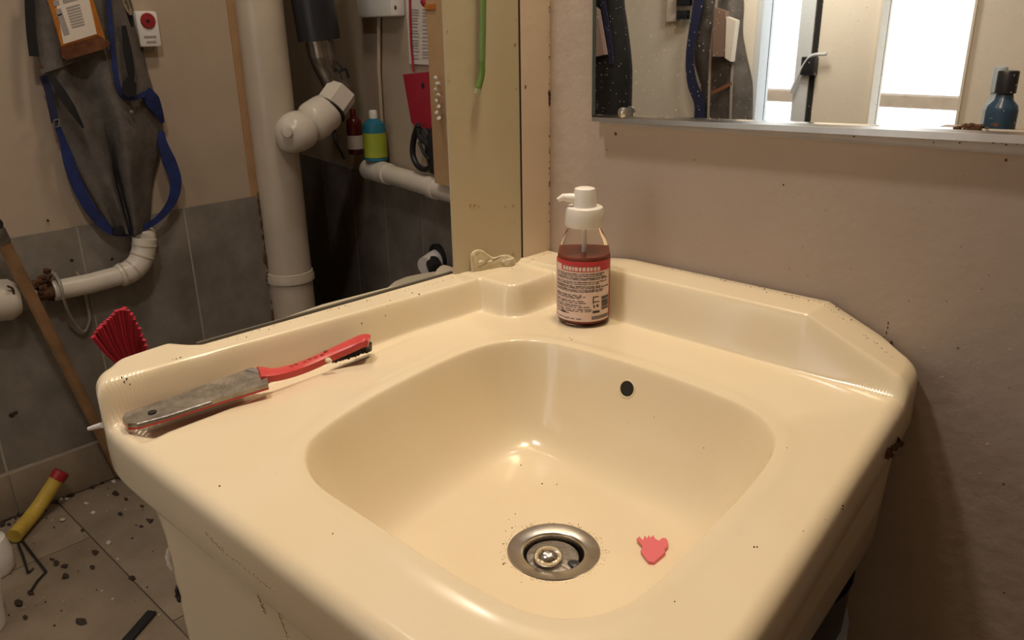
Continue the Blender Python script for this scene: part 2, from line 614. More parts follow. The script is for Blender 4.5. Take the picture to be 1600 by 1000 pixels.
outline = [(-0.838, 0.272), (-0.8445, 0.328), (-0.8435, 0.3355), (-0.836, 0.339), (-0.816, 0.351), (-0.8125, 0.355), (-0.812, 0.362), (-0.800, 0.79), (-0.797, 0.86), (-0.780, YB - 0.001),
           (-0.74, YB - 0.001), (-0.30, YB - 0.001), (-0.246, YB - 0.002), (-0.230, 0.862), (-0.225, 0.835), (-0.204, 0.66), (-0.170, 0.38), (-0.163, 0.285), (-0.172, 0.244),
           (-0.21, 0.2345), (-0.30, 0.2335), (-0.70, 0.2295), (-0.775, 0.231), (-0.820, 0.244)]
OUT = chaikin(outline, 3, 0.2)

rimpx = [(475, 715), (480, 738), (500, 765), (560, 803), (660, 870), (760, 931), (820, 959), (880, 971), (945, 963), (1000, 936), (1060, 882), (1120, 818), (1170, 766), (1205, 720), (1215, 690),
         (1196, 655), (1135, 621), (1000, 573), (900, 545), (845, 534), (800, 532), (745, 543), (690, 566), (640, 590), (560, 632), (500, 675), (480, 695)]
rimp = [onz(q, ZDECK - .001)[:2] for q in rimpx]
RIM = np.array(spline(rimp[-2:] + rimp + rimp[:3], 6))
RIM = RIM[12:12 + 6 * len(rimp)]
for _ in range(14):
    RIM = (np.roll(RIM, 1, 0) + 2 * RIM + np.roll(RIM, -1, 0)) / 4


def polar(poly, th):
    """radius of the closed polygon seen from DC in the directions th"""
    A = poly - DC
    B = np.roll(A, -1, 0)
    best = np.zeros_like(th)
    dx, dy = np.cos(th), np.sin(th)
    for a, b in zip(A, B):
        e = b - a
        den = dx * e[1] - dy * e[0]
        with np.errstate(divide='ignore', invalid='ignore'):
            t = (a[0] * e[1] - a[1] * e[0]) / den
            s = (a[0] * dy - a[1] * dx) / den
        ok = (s >= -1e-9) & (s <= 1 + 1e-9) & (t > 0)
        best = np.where(ok & (t > best), t, best)
    return best


def distpoly(poly, X, Y):
    A = poly
    B = np.roll(A, -1, 0)
    d = np.full(X.shape, 1e9)
    for a, b in zip(A, B):
        e = b - a
        L2 = e @ e
        t = np.clip(((X - a[0]) * e[0] + (Y - a[1]) * e[1]) / L2, 0, 1)
        d = np.minimum(d, (X - a[0] - t * e[0]) ** 2 + (Y - a[1] - t * e[1]) ** 2)
    return np.sqrt(d)


def top_height(X, Y):
    xin = np.interp(Y, [0.20, 0.256, 0.59, 0.713, 0.9], [-0.776, -0.772, -0.748, -0.739, -0.725])
    lipA = 0.040 * ss_((xin - X) / 0.017)
    hB = (0.047 + 0.014 * ss_((X + 0.72) / 0.12)) * np.clip(1 - np.clip((X + 0.338) / 0.112, 0, 1.2) * 0.78, 0.0, 1)
    lipB = hB * ss_((Y - 0.795) / 0.020)
    dblk = np.minimum(-0.684 - X, Y - 0.713)
    a, b = np.clip(0.03 - (-0.680 - X), 0, None), np.clip(0.03 - (Y - 0.711), 0, None)
    dblk = 0.03 - np.sqrt(a * a + b * b)
    blk = 0.0405 * ss_(dblk / 0.014)
    def smax(p, q, k=0.0025):
        t = np.clip(0.5 + 0.5 * (p - q) / k, 0, 1)
        return q + (p - q) * t + k * t * (1 - t) * (np.maximum(p, q) > .004)
    h = smax(smax(np.clip(lipA, 0, 1), np.clip(blk, 0, 1)), np.clip(lipB, 0, 1))
    # soap groove beside the left lip
    xg = np.interp(Y, [0.2, 0.27, 0.58, 0.7], [-0.700, -0.716, -0.726, -0.735])
    gv = 0.010 * ss_((xg - X) / 0.014) * (1 - ss_((Y - 0.42) / 0.20)) * ss_((Y - 0.235) / 0.03)
    return ZDECK + h - gv * (1 - ss_(h / 0.01))


NT, NR = 840, 300
th = np.linspace(-PI, PI, NT, endpoint=False)
ro = polar(OUT, th)
rb = polar(RIM, th)
r0 = 0.0400
rs_ = ro.copy()
for k in range(-9, 10):
    rs_ = np.minimum(rs_, np.roll(ro, k))
for _ in range(60):
    rs_ = (np.roll(rs_, 1) + 2 * rs_ + np.roll(rs_, -1)) / 4
rs_ = np.minimum(rs_ * 0.93, ro - .012)
sk = np.linspace(0, 1, NR - 80, endpoint=False)
RR = np.concatenate([r0 + (rs_[None, :] - r0) * sk[:, None], rs_[None, :] + (ro - rs_)[None, :] * np.linspace(0, 1, 80)[:, None]])
X = DC[0] + RR * np.cos(th)[None, :]
Y = DC[1] + RR * np.sin(th)[None, :]
Z = top_height(X, Y)
u = rb[None, :] - RR
drop = np.zeros_like(Z)
wall_w = 0.085 + 0.0 * th
s = np.clip(u / wall_w[None, :], 0, None)
sc_ = np.clip(s, 0, 1)
se = sc_ * sc_ / (sc_ + 0.035) * 1.035
drop = 0.108 * (1 - (1 - se) ** 2.6)
inner = np.clip((u - 0.03) / (rb[None, :] - r0 - 0.03), 0, 1)
drop = drop + 0.024 * inner
drop[u <= 0] = 0
# soft bead just outside the bowl edge
Z = Z - drop + 0.0012 * np.exp(-((u + 0.010) / 0.010) ** 2) * (u < 0)
d = distpoly(OUT, X, Y)
back = np.clip(ss_((Y - 0.80) / 0.03) * ss_((-0.25 - X) / 0.03) + ss_((-0.785 - X) / 0.01) * ss_((Y - 0.262) / 0.02), 0, 1)
er = 0.015 * (1 - back) + 0.005 * back
dd = np.clip(er - d, 0, None)
Z = Z - (er - np.sqrt(np.clip(er * er - dd * dd, 0, None)))
Vt = np.stack([X, Y, Z], -1)
zt = Z[-1]
# skirt: rim band, undercut, tapering apron down to the open bottom
ux, uy = np.cos(th), np.sin(th)
right = ss_((X[-1] + 0.33) / 0.08) * ss_((Y[-1] - 0.27) / 0.05)
zbot = 0.40 * (1 - right) + 0.630 * right
rings = [Vt.reshape(-1, 3)]
ZRIM = 0.760
prof = [(0.0, 0.35), (0.0, 0.75), (0.003, 0.9), (0.010, 1.0)]
for (ins, fr_) in prof:
    z = zt + (ZRIM - zt) * fr_
    rings.append(np.stack([X[-1] - ux * ins, Y[-1] - uy * ins, z], -1))
leftin = ss_((-0.70 - X[-1]) / 0.10)
for (ins, fr_) in [(0.013, 0.02), (0.015, 0.10), (0.017, 0.3), (0.020, 0.6), (0.024, 1.0)]:
    z = ZRIM + (zbot - ZRIM) * fr_
    ii = ins + leftin * 0.060 * min(1, fr_ * 14)
    rings.append(np.stack([X[-1] - ux * ii, Y[-1] - uy * ii, z], -1))
ii = 0.046 + leftin * 0.06
rings.append(np.stack([X[-1] - ux * ii, Y[-1] - uy * ii, zbot], -1))
rings.append(np.stack([X[-1] - ux * ii, Y[-1] - uy * ii, zbot * 0 + 0.665], -1))
VV = np.concatenate(rings)
nrow = NR + len(prof) + 7
idx = np.arange(nrow * NT).reshape(nrow, NT)
nx = np.roll(idx, -1, 1)
F = np.stack([idx[:-1], nx[:-1], nx[1:], idx[1:]], -1)
# overflow hole: leave out the faces inside it
OVC = np.array([-0.479, 0.690, 0.790])
ovr = 0.0095
ctr = VV[F].mean(2)
basin = thing('washbasin', 'cream porcelain corner washbasin with raised back lips and steel drain', 'washbasin', (DC[0], DC[1], 0.60))
# exact location of the hole on the bowl wall: the ray of the photograph
dv = wray((976, 607))
best = None
pts = VV - EYE
tt = pts @ dv / (dv @ dv)
dist = np.linalg.norm(pts - tt[:, None] * dv, axis=1)
cand = np.where((dist < 0.003) & (VV[:, 2] < ZDECK))[0]
OVC = VV[cand[np.argmin(tt[cand])]] if len(cand) else OVC
keep = np.linalg.norm(ctr - OVC, axis=-1) > ovr
Fk = F[keep]
me = bpy.data.meshes.new('bowl')
Vl = VV - OFF[basin.name]
me.vertices.add(len(Vl))
me.vertices.foreach_set('co', Vl.ravel())
me.loops.add(Fk.size)
me.loops.foreach_set('vertex_index', Fk.ravel().astype(np.int32))
me.polygons.add(len(Fk))
me.polygons.foreach_set('loop_start', np.arange(0, Fk.size, 4, dtype=np.int32))
me.polygons.foreach_set('loop_total', np.full(len(Fk), 4, dtype=np.int32))
me.polygons.foreach_set('use_smooth', np.ones(len(Fk), dtype=bool))
me.update(calc_edges=True)
me.validate()
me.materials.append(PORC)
body = bpy.data.objects.new('bowl', me)
COL.objects.link(body)
body.parent = basin
OFF[body.name] = OFF[basin.name]
BV = BVHTree.FromPolygons([tuple(p) for p in VV[:NR * NT]], [tuple(q) for q in F[:NR - 1].reshape(-1, 4)])
BVALL = BVHTree.FromPolygons([tuple(p) for p in VV], [tuple(q) for q in F.reshape(-1, 4)])


def hit(q, bv=None):
    dv = wray(q)
    dv = dv / np.linalg.norm(dv)
    loc, nor, _, dist = (bv or BVALL).ray_cast(Vector(EYE), Vector(dv))
    if loc is None:
        return None, None
    n = np.array(nor)
    if n @ dv > 0:
        n = -n
    return np.array(loc), n


# overflow sleeve
pO, nO = hit((990, 625), BV)
_, nO = hit((976, 590), BV)
ring = MB()
nO = nO / np.linalg.norm(nO)
tO = np.cross(nO, (0, 0, 1))
tO /= np.linalg.norm(tO)
wO = np.cross(nO, tO)
ring.tube([OVC + (ovr + 0.0002) * (math.cos(a) * tO + math.sin(a) * wO) for a in np.linspace(0, 2 * PI, 33)], 0.0011, 8, False)
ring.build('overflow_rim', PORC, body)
MB().lathe(OVC - nO * 0.03, [(0.0, 0), (ovr, 0.0005), (ovr, 0.029), (ovr + .0005, 0.0305)], 28, nO).build('overflow_hole', DARKGAP, body, fix=False)
# drain
zf = float(Z[0].mean())
dr = np.array([DC[0], DC[1], zf])
drain = MB().lathe(dr, [(0.0385, -0.03), (0.0420, -0.004), (0.0462, -0.0012), (0.0466, 0.0010), (0.0456, 0.0020), (0.0445, 0.0020), (0.0325, 0.0006), (0.0308, -0.0004), (0.0298, -0.0025), (0.0294, -0.030)], 64)
drain.f = [f for f in drain.f if len(f) == 4]
drain.build('drain_flange', STEEL, basin)
MB().lathe(dr, [(0.0, -0.031), (0.0284, -0.0308), (0.0287, -0.026)], 40).build('drain_well', BLACKP, basin)
vdir = np.array([-0.69, -0.72, 0])       # towards the viewer-left in plan
toc = (EYE - dr)
toc[2] = 0
toc /= np.linalg.norm(toc)
side = np.cross((0, 0, 1), toc)
pl = dr + toc * 0.0012 - side * 0.001
plug = MB().lathe(pl, [(0.006, -0.028), (0.0065, -0.011), (0.0258, -0.0100), (0.0266, -0.0070), (0.0258, -0.0046), (0.020, -0.0032), (0.0, -0.0025)], 48)
plg = plug.build('drain_plug', DULL, basin)
pk = pl + toc * 0.0085 - side * 0.0045
MB().lathe(pk, [(0.0145, -0.0050), (0.0150, -0.0010), (0.0138, 0.0032), (0.0108, 0.0064), (0.0055, 0.0083), (0.0, 0.0088)], 36).build('plug_knob', CHROME, plg)
for a in (0.5, 2.2, 4.0):
    c = dr + 0.0270 * np.array([math.cos(a), math.sin(a), 0]) + np.array([0, 0, -0.012])
dl = MB().blob(pl + side * 0.021 + toc * 0.013 + np.array([0, 0, -0.0033]), 0.0060, (1.2, 1.0, 0.22), 2, 0.05)
dl.build('plug_notch', BLACKP, plg)

# rust chip on the right corner of the rim, white peg, dirt line
rc = MB()
for q in ((1384, 710), (1388, 706), (1394, 702), (1400, 695), (1406, 692), (1412, 690), (1415, 684), (1418, 680), (1386, 705), (1392, 700), (1397, 697), (1402, 692), (1408, 690), (1413, 686), (1418, 682), (1405, 697), (1411, 683), (1421, 678), (1390, 708), (1402, 687)):
    p, n = hit(q)
    if p is not None:
        rc.blob(p, random.uniform(0.0028, 0.005), (1, 1, 1), 1, 0.4)
rc.build('rust_chip', RUST, basin)

# ------------------------------------------------------------------ specks of dirt helper


def specks(pix, name, parent, m, bv, rr=(0.0004, 0.0009), flat=0.4):
    mb = MB()
    for q in pix:
        p, n = hit(q, bv)
        if p is None:
            continue
        mb.blob(p + n * 0.0002, random.uniform(*rr) * (q[2] if len(q) > 2 else 1), (1, 1, 1), 1, 0.35)
    o = mb.build(name, m, parent)
    o['kind'] = 'stuff'
    return o


bp = [(343, 760), (890, 528, 1.6), (893, 531, 1.3), (814, 727, 1.3), (847, 756), (870, 757, .8), (1183, 855, 1.5), (1178, 855), (1316, 790, 1.6), (1316, 795, 1.4), (1358, 866, 1.3), (800, 825), (790, 830, .8),
      (786, 850), (788, 880), (786, 882), (815, 910), (795, 812, .7), (805, 803, .7), (1054, 940, 1.2), (602, 493), (644, 458, 1.3), (655, 460, 1.3), (530, 482), (540, 478), (610, 470), (605, 478, .8),
      (1238, 466), (1195, 452, 1.7), (1198, 457), (1306, 480), (1310, 484), (1263, 470), (1330, 500), (1370, 537), (950, 396), (960, 399), (800, 420, .8), (420, 515), (385, 527), (370, 531), (565, 505), (198, 592, 1.4), (194, 596, 1.4), (190, 590, 1.2),
      (203, 600, .9), (270, 562, 1.2), (276, 561, 1.2), (282, 559), (430, 740, .6), (520, 834, .8), (1230, 700, .7), (980, 660, .7), (1100, 700, .6), (1022, 652, .6), (1255, 830, .8), (1290, 812, .7)]
specks(bp, 'dirt_specks', basin, DIRT, BVALL)
bl = []
for q0_, q1_, n in (((965, 399), (1285, 472), 70), ((1285, 472), (1400, 560), 26), ((820, 410), (862, 391), 22), ((320, 537), (770, 416), 60)):
    for i in range(n):
        t = random.random()
        bl.append((q0_[0] + (q1_[0] - q0_[0]) * t + random.gauss(0, .8), q0_[1] + (q1_[1] - q0_[1]) * t + random.gauss(0, .8) + 1.5, random.uniform(.4, .9)))
specks(bl, 'joint_grime', basin, STAIN, BVALL, (0.0004, 0.0010))
dring = MB()
for i in range(140):
    a = random.uniform(0, 2 * PI)
    r = 0.0472 + abs(random.gauss(0, 0.0030))
    x_, y_ = DC[0] + r * math.cos(a), DC[1] + r * math.sin(a)
    loc, nor, _, _ = BV.ray_cast(Vector((x_, y_, 1.0)), Vector((0, 0, -1)))
    if loc:
        dring.blob(np.array(loc), random.uniform(0.0003, 0.0008), (1, 1, .4), 1, .3)
o = dring.build('drain_grime', STAIN, basin)
o['kind'] = 'stuff'

# ------------------------------------------------------------------ soap bottle
bc = onz((911, 499), ZDECK)
dist_b = CR[:, 2] @ (bc - EYE)
rbt = 40.5 / FPX * dist_b


def zat(py, px=910):
    """height at which the vertical line through the bottle's centre shows at image row py"""
    lo, hi = 0.7, 1.4
    for _ in range(40):
        mid = (lo + hi) / 2
        c = CR.T @ (np.array([bc[0], bc[1], mid]) - EYE)
        if 500 + FPX * c[1] / c[2] > py:
            lo = mid
        else:
            hi = mid
    return lo


zb = ZDECK
zsh, zneck = zat(392), zat(356)
zcb, zct, zht = zat(352), zat(322), zat(293)
zliq = zat(393)
zl0, zl1 = zat(489), zat(398)
bot = thing('soap_bottle', 'clear pump bottle of red-brown soap with pink label on the basin', 'bottle', bc)
c3 = np.array([bc[0], bc[1], 0])
R_ = rbt
shell = [(0.0, zb + .002), (R_ * .86, zb + 0.0015), (R_ * .96, zb + 0.004), (R_, zb + 0.010), (R_, zsh - .012), (R_ * .985, zsh - .004), (R_ * .93, zsh + .006), (R_ * .83, zsh + .014), (R_ * .68, zneck - .004), (R_ * .60, zneck), (R_ * .60, zcb + .01)]
MB().lathe(c3, shell, 56).build('bottle_body', CLEAR, bot)
ri = R_ * 0.965
MB().lathe(c3, [(0, zb + 0.004), (ri * .90, zb + .004), (ri, zb + .012), (ri, zsh - .012), (ri * .985, min(zliq, zsh)), (0, min(zliq, zsh) - 0.0005)], 48).build('liquid', LIQ, bot)
# dip tube
MB().tube([(bc[0], bc[1], zb + .01), (bc[0], bc[1], zcb)], 0.0028, 10).build('dip_tube', WHITEP, bot)
# collar with ribs
rc_ = 28.0 / FPX * dist_b
col = MB()
vs, fs = [], []
ns = 120
for zz, rr_ in ((zcb, rc_ * 1.0), (zcb + 0.002, rc_ * 1.03), (zct - .004, rc_ * .99), (zct - .001, rc_ * .96), (zct, rc_ * .90)):
    for k in range(ns):
        a = 2 * PI * k / ns
        rib = 1.0 + (0.016 if k % 2 else 0) * (1 if zcb < zz < zct - .002 else 0)
        vs.append((bc[0] + rr_ * rib * math.cos(a), bc[1] + rr_ * rib * math.sin(a), zz))
for i in range(4):
    for k in range(ns):
        k2 = (k + 1) % ns
        fs.append((i * ns + k, i * ns + k2, (i + 1) * ns + k2, (i + 1) * ns + k))
fs.append(tuple(range(ns))[::-1])
fs.append(tuple(4 * ns + k for k in range(ns)))
col.add(vs, fs)
cap = col.build('collar', WHITEP, bot)
rh = 17.5 / FPX * dist_b
MB().lathe(c3, [(rh * 1.0, zct - .001), (rh * 1.02, zct + .004), (rh * 0.90, zht - .004), (rh * .86, zht - .001), (rh * .6, zht + .0003), (0, zht + .0005)], 40).build('pump_head', WHITEP, bot)
# nozzle towards image-left
lv = -CR[:, 0].copy()
lv[2] = 0
lv /= np.linalg.norm(lv)
zn = zat(305)
p0 = np.array([bc[0], bc[1], zn - .004]) + lv * rh * .6
noz = MB().tube([p0, p0 + lv * .010 + (0, 0, .001), p0 + lv * .018 + (0, 0, .0022), p0 + lv * .0245 + (0, 0, -.0012)], [.0065, .0058, .0042, .0026], 14)
noz.build('nozzle', WHITEP, bot)
# label: curved sheet facing the viewer-left
va = math.atan2(EYE[1] - bc[1], EYE[0] - bc[0]) - 0.10


def onlabel(s, t, off=0.0006):
    """s -1..1 across, t 0 bottom .. 1 top"""
    a = va - 0.0 + s * 1.32
    zz = zl0 + (zl1 - zl0) * t
    r = R_ + off
    return (bc[0] + r * math.cos(a), bc[1] + r * math.sin(a), zz)


def lpatch(mb, s0, s1, t0, t1, off, n=6):
    P = np.array([[onlabel(s0 + (s1 - s0) * i / n, t, off) for i in range(n + 1)] for t in (t0, t1)])
    mb.grid(P)


lb = MB()
lpatch(lb, -1, 1, 0, 1, 0.0005, 40)
lab = lb.build('label', LABELP, bot, fix=False)
bd = MB()
lpatch(bd, -1, 1, 0.93, 1.0, 0.0008, 40)
lpatch(bd, -0.62, 0.98, 0.835, 0.925, 0.0008, 30)
lpatch(bd, -1.0, -0.96, 0, 1, 0.0008, 2)
lpatch(bd, 0.965, 1.0, 0, 1, 0.0008, 2)
bd.build('red_band', LABELR, lab, fix=False)
tx = MB()
s = -0.55
while s < 0.55:
    w_ = random.uniform(.05, .09)
    lpatch(tx, s, s + w_, 0.85, 0.912, 0.0011, 2)
    s += w_ + random.uniform(.018, .03)
tx.build('white_lettering', LABELW, lab, fix=False)
tx = MB()
for t in (0.79, 0.76, 0.725, 0.70, 0.655, 0.625, 0.585, 0.56, 0.525, 0.50):
    s = -0.85
    end = random.uniform(.45, .85)
    while s < end:
        w_ = random.uniform(.03, .16)
        h = random.uniform(.010, .016)
        lpatch(tx, s, min(s + w_, .9), t, t + h, 0.0010, 2)
        s += w_ + random.uniform(.012, .03)
for t, e in ((0.44, 0.0), (0.415, .1), (0.39, -.1), (0.34, .1), (0.31, .15), (0.27, .0), (.24, .15), (.20, .2), (.17, .2), (.13, -.3), (.04, .0)):
    s = -0.85
    while s < e:
        w_ = random.uniform(.05, .2)
        lpatch(tx, s, s + w_, t, t + .012, 0.0010, 2)
        s += w_ + random.uniform(.02, .06)
for t in (0.065, 0.035):
    s = .32
    while s < .88:
        lpatch(tx, s, s + .04, t, t + .022, 0.0010, 2)
        s += .055
lpatch(tx, .62, .92, .36, .40, .001, 4)
for i in range(10):
    t = .18 + i * .017
    lpatch(tx, .62, .92, t, t + random.choice([.006, .010, .012]), .001, 4)
lpatch(tx, .34, .54, .32, .335, .001, 3)
lpatch(tx, .34, .37, .30, .42, .001, 1)
lpatch(tx, .37, .52, .405, .42, .001, 2)
lpatch(tx, .36, .40, .23, .28, .001, 1)
lpatch(tx, .45, .52, .24, .28, .001, 1)
lpatch(tx, .34, .56, .14, .18, .001, 3)
lpatch(tx, -.62, -.45, .125, .155, .001, 2)
tx.build('printed_text', PRINT, lab, fix=False)

# ------------------------------------------------------------------ scraper with red handle, lying by the left lip
zs = ZDECK + 0.004


def lift(q, z):
    return onz(q, z)


sc = thing('wire_scraper', 'steel and coral-red hand scraper with black bristles lying in the soap groove', 'scraper', lift((400, 610), zs))
# plate (steel) seen from above: long wedge, narrow and rounded at the left end
Ltop = [(191, 653), (196, 645), (210, 640), (262, 622), (330, 597), (388, 576), (417, 584), (419, 599), (330, 626), (262, 648), (214, 661), (199, 662)]
zz = [.829, .830, .831, .833, .836, .840, .839, .837, .834, .831, .829, .829]
top = [onz(q, z_) for q, z_ in zip(Ltop, zz)]
plate = MB().prism(top, (0, 0, -0.0045))
pl_ = plate.build('steel_plate', mat('worn_steel', (0.42, 0.38, 0.33), 0.42, 0.9, col2=(0.22, 0.2, 0.17), vscale=55, bump=0.2, bscale=220), sc, True, 30)
MB().lathe(onz((238, 644), .8313), [(0.0, .0003), (.0042, .0006), (.0042, -.0005)], 20).build('rivet_hole', DARKGAP, pl_)
ed = MB()
edge = [onz(q, z_) for q, z_ in zip([(330, 626), (262, 648), (214, 661)], [.834, .831, .829])]
ed.tube([p + (0, 0, -.0022) for p in edge], 0.0022, 8)
ed.build('plate_edge', DULL, pl_)
# red underlay showing along both sides
under = MB().prism([p + np.array([(-0.0015 if i in (1, 2, 3) else 0.0), 0.0, -0.0047]) for i, p in enumerate(top)], (0, 0, -0.0022))
under.build('red_backing', CORAL, sc)
MB().prism([onz(q, ZDECK - .002) for q in [(203, 668), (232, 662), (380, 614), (380, 604), (215, 655)]], (0, 0, .004)).build('rubber_foot', BLACK, sc)
# ferrule and handle
A = [onz(q, z_) for q, z_ in (((384, 577), .841), ((392, 574), .842), ((423, 581), .840), ((420, 587), .839))]
MB().prism(A, (0, 0, -.009)).build('ferrule', ALU, sc)
ctrl = [((404, 585), .838), ((432, 585), .834), ((470, 575), .831), ((510, 558), .834), ((545, 542), .840), ((568, 532), .845), ((577, 533), .844)]
cp = spline([onz(q, z_) for q, z_ in ctrl], 8)
hw = np.interp(np.linspace(0, 6, len(cp)), range(7), [.0150, .0105, .0085, .0085, .0105, .0115, .0080])
hd = MB()
vs, fs = [], []
ns = 14
for i, p in enumerate(cp):
    t = cp[min(i + 1, len(cp) - 1)] - cp[max(i - 1, 0)]
    t /= np.linalg.norm(t)
    w_ = np.cross(t, (0, 0, 1))
    w_ /= np.linalg.norm(w_)
    n_ = np.cross(w_, t)
    for k in range(ns):
        a = 2 * PI * k / ns
        ca, sa = math.cos(a), math.sin(a)
        e = 0.6
        vs.append(p + w_ * hw[i] * math.copysign(abs(ca) ** e, ca) + n_ * .0055 * math.copysign(abs(sa) ** e, sa))
for i in range(len(cp) - 1):
    for k in range(ns):
        k2 = (k + 1) % ns
        fs.append((i * ns + k, i * ns + k2, (i + 1) * ns + k2, (i + 1) * ns + k))
fs.append(tuple(range(ns))[::-1])
fs.append(tuple((len(cp) - 1) * ns + k for k in range(ns)))
hd.add(vs, fs)
hdl = hd.build('handle', CORAL, sc)
gv = MB()
for i in range(12, 26):
    if i % 2:
        p = cp[i] + np.array([0, 0, .0052])
        gv.blob(p + np.array(rng.normal(0, .0014, 3)) * (1, 1, 0), .0022, (1.3, 1.3, .5), 1, .3)
gv.build('embossed_lettering', mat('faded_print', (0.25, 0.03, 0.03), 0.6), hdl)
br = MB()
for i in range(420):
    t = random.uniform(0, 1)
    p = onz((521 + 57 * t, 566 - 18 * t), .8212)
    tp_ = onz((521 + 57 * t, 554 - 17 * t), .8375)
    j = np.array([random.gauss(0, .0012), random.gauss(0, .0012), 0]) + np.array([-.002, .002, 0]) * random.random()
    br.tube([p + j * 1.4, tp_ + j], [.0009, .0013], 4)
b_ = br.build('bristles', BLACK, sc)
b_['kind'] = 'stuff'
MB().blob(onz((513, 563), .836), .0035, (1.2, 1, .8), 2, .2).build('dried_crumb', CREAM, sc)

# ------------------------------------------------------------------ pink plastic bit in the bowl
pk_px = [(1100, 290), (1120, 272), (1150, 300), (1163, 262), (1178, 287), (1195, 262), (1205, 282), (1225, 262), (1245, 292), (1272, 303), (1296, 282), (1322, 284), (1338, 305), (1336, 338), (1312, 365), (1316, 388), (1232, 466), (1190, 460), (1152, 410), (1134, 380), (1148, 345), (1130, 322)]
pk_px = [(760 + a / 4.706, 780 + b / 4.706) for a, b in pk_px]
h0, hn = hit((1020, 855), BV)
hn = hn / np.linalg.norm(hn)


def onplane(q, p0, n):
    d = wray(q)
    return EYE + d * (((p0 - EYE) @ n) / (d @ n))


def shrink(px, k):
    c = np.mean(px, 0)
    return [tuple(c + (np.array(p) - c) * k) for p in px]


pnk = thing('plastic_scrap', 'small pink jagged plastic scrap lying in the bowl near the drain', 'scrap', h0)
pm = MB().prism([onplane(q, h0 + hn * .0045, hn) for q in shrink(pk_px, 0.97)], -hn * .0035)
pm.build('scrap_top', PINK, pnk)
pm = MB().prism([onplane((q[0], q[1] + 2.5), h0 + hn * .001, hn) for q in [pk_px[i] for i in (8, 9, 14, 15, 16, 17, 18, 19, 20)]], hn * .0012)
pm.build('scrap_base', PINKD, pnk)

# ------------------------------------------------------------------ framed mirror on the right wall
mir = thing('wall_mirror', 'scratched wall mirror in an aluminium channel above the basin', 'mirror', (-0.3, YB, 1.06))
TL, BL = ony((931.5, -260), YM), ony((928, 182), YM)
BRr, TRr = ony((1900, 218.5), YM), ony((1900, -260), YM)
g = MB().prism([BL, BRr, TRr + (0, 0, .05), TL], (0, 0.004, 0))
g.build('mirror_glass', MIRROR, mir, False)
MB().prism([ony((924.5, 182), YM - .0006), ony((929.3, 182), YM - .0006), ony((933, -260), YM - .0006), ony((928.5, -260), YM - .0006)], (0, .0052, 0)).build('glass_edge', mat('glass_edge_dark', (0.05, 0.07, 0.06), 0.3), mir, False)
yr = 0.8535
def bar(a, b, c_, d_, y0, y1, extra=0):
    """bar between two image lines: top (a-b) and bottom (c-d), from depth y0 back to y1"""
    P = [ony(a, y0), ony(b, y0), ony(d_, y0), ony(c_, y0)]
    return MB().prism(P, (0, y1 - y0, 0))
ext = lambda a, b, x: (x, a[1] + (b[1] - a[1]) * (x - a[0]) / (b[0] - a[0]))
t0, t1 = (925, 180.0), (1600, 206.5)
m0, m1 = (925, 183.5), (1600, 212)
b0, b1 = (925, 189.5), (1600, 225)
bar(t0, ext(t0, t1, 1900), m0, ext(m0, m1, 1900), yr, YB - .004).build('channel_lip', CHROME, mir, False)
bar(m0, ext(m0, m1, 1900), b0, ext(b0, b1, 1900), yr - .0015, YB - .004).build('bottom_channel', ALU, mir, True)
u0, u1 = (940, 186), (1600, 224)
l0, l1 = (940, 194), (1600, 243)
bk = MB()
P = [ony(u0, .8655), ony(ext(u0, u1, 1900), .8655), ony(ext(l0, l1, 1900), .8605), ony(l0, .8605)]
bk.prism(P, (0, .0140, 0))
bk.build('backing_board', mat('board_paint', (0.66, 0.61, 0.57), 0.35, var=0.08, vscale=20), mir, False)
sb = MB().lathe(ony((973, 176), yr), [(0.0, .0045), (.0035, .004), (.0062, .0022), (.0066, -.002)], 24, (0, -1, 0))
sb.build('mirror_clip', ALU, mir)
cr = MB()
for i in range(34):
    q = (1518 + random.gauss(0, 12), 199 + random.gauss(0, 2))
    cr.blob(ony(q, YM - .002), random.uniform(.0010, .0026), (1.6, .8, .8), 1, .4)
for i in range(40):
    x_ = random.uniform(1240, 1600)
    cr.blob(ony((x_, 205 + (x_ - 1240) * .055 + random.gauss(0, 2.2)), .861), random.uniform(.0004, .0012), (1.3, .7, .8), 1, .4)
o = cr.build('debris', RUST, mir)
o['kind'] = 'stuff'

# ------------------------------------------------------------------ specks on the walls
wbm = MB()
for q in [(962, 209, 1.8), (822, 135, 1), (1224, 289, 1.3), (948, 234, .9), (1085, 250, .8), (1234, 420, .8), (1290, 330, .5), (1497, 544, 1.2), (1400, 560, .7), (1568, 756, 1.2), (1568, 926, 1.1), (1572, 250, 1.5), (1240, 205, 1), (1545, 430, .6), (1420, 470, .6), (1330, 420, .6)]:
    wbm.blob(ony(q, YB), random.uniform(.0008, .0012) * q[2], (1, .5, 1), 1, .3)
for i in range(60):
    q = (random.uniform(900, 1590), random.uniform(260, 900))
    wbm.blob(ony(q, YB), random.uniform(.0003, .0007), (1, .5, 1), 1, .3)
for q in [(1388, 505), (1387, 512), (1385, 520)]:
    wbm.blob(ony(q, YB), .0012, (.7, .5, 1.8), 1, .3)
wbm.tube(spline([ony((1368, 531), YB - .001), ony((1378, 530), YB - .002), ony((1387, 537), YB - .001), ony((1394, 534), YB - .001)]), .0013, 6)
o = wbm.build('dirt_specks', RUST, wallB)
o['kind'] = 'stuff'
pt = MB()
for i in range(30):
    q = (random.uniform(1380, 1600), random.uniform(430, 800))
    pt.blob(ony(q, YB), random.uniform(.0006, .0018), (1, .25, 1), 1, .4)
for i in range(40):
    q = (1530 + random.gauss(0, 18), 560 + random.gauss(0, 10))
    pt.blob(ony(q, YB), random.uniform(.0006, .0014), (1, .2, 1), 1, .4)
o = pt.build('paint_flakes', PAINT, wallB)
o['kind'] = 'stuff'
pm = MB()
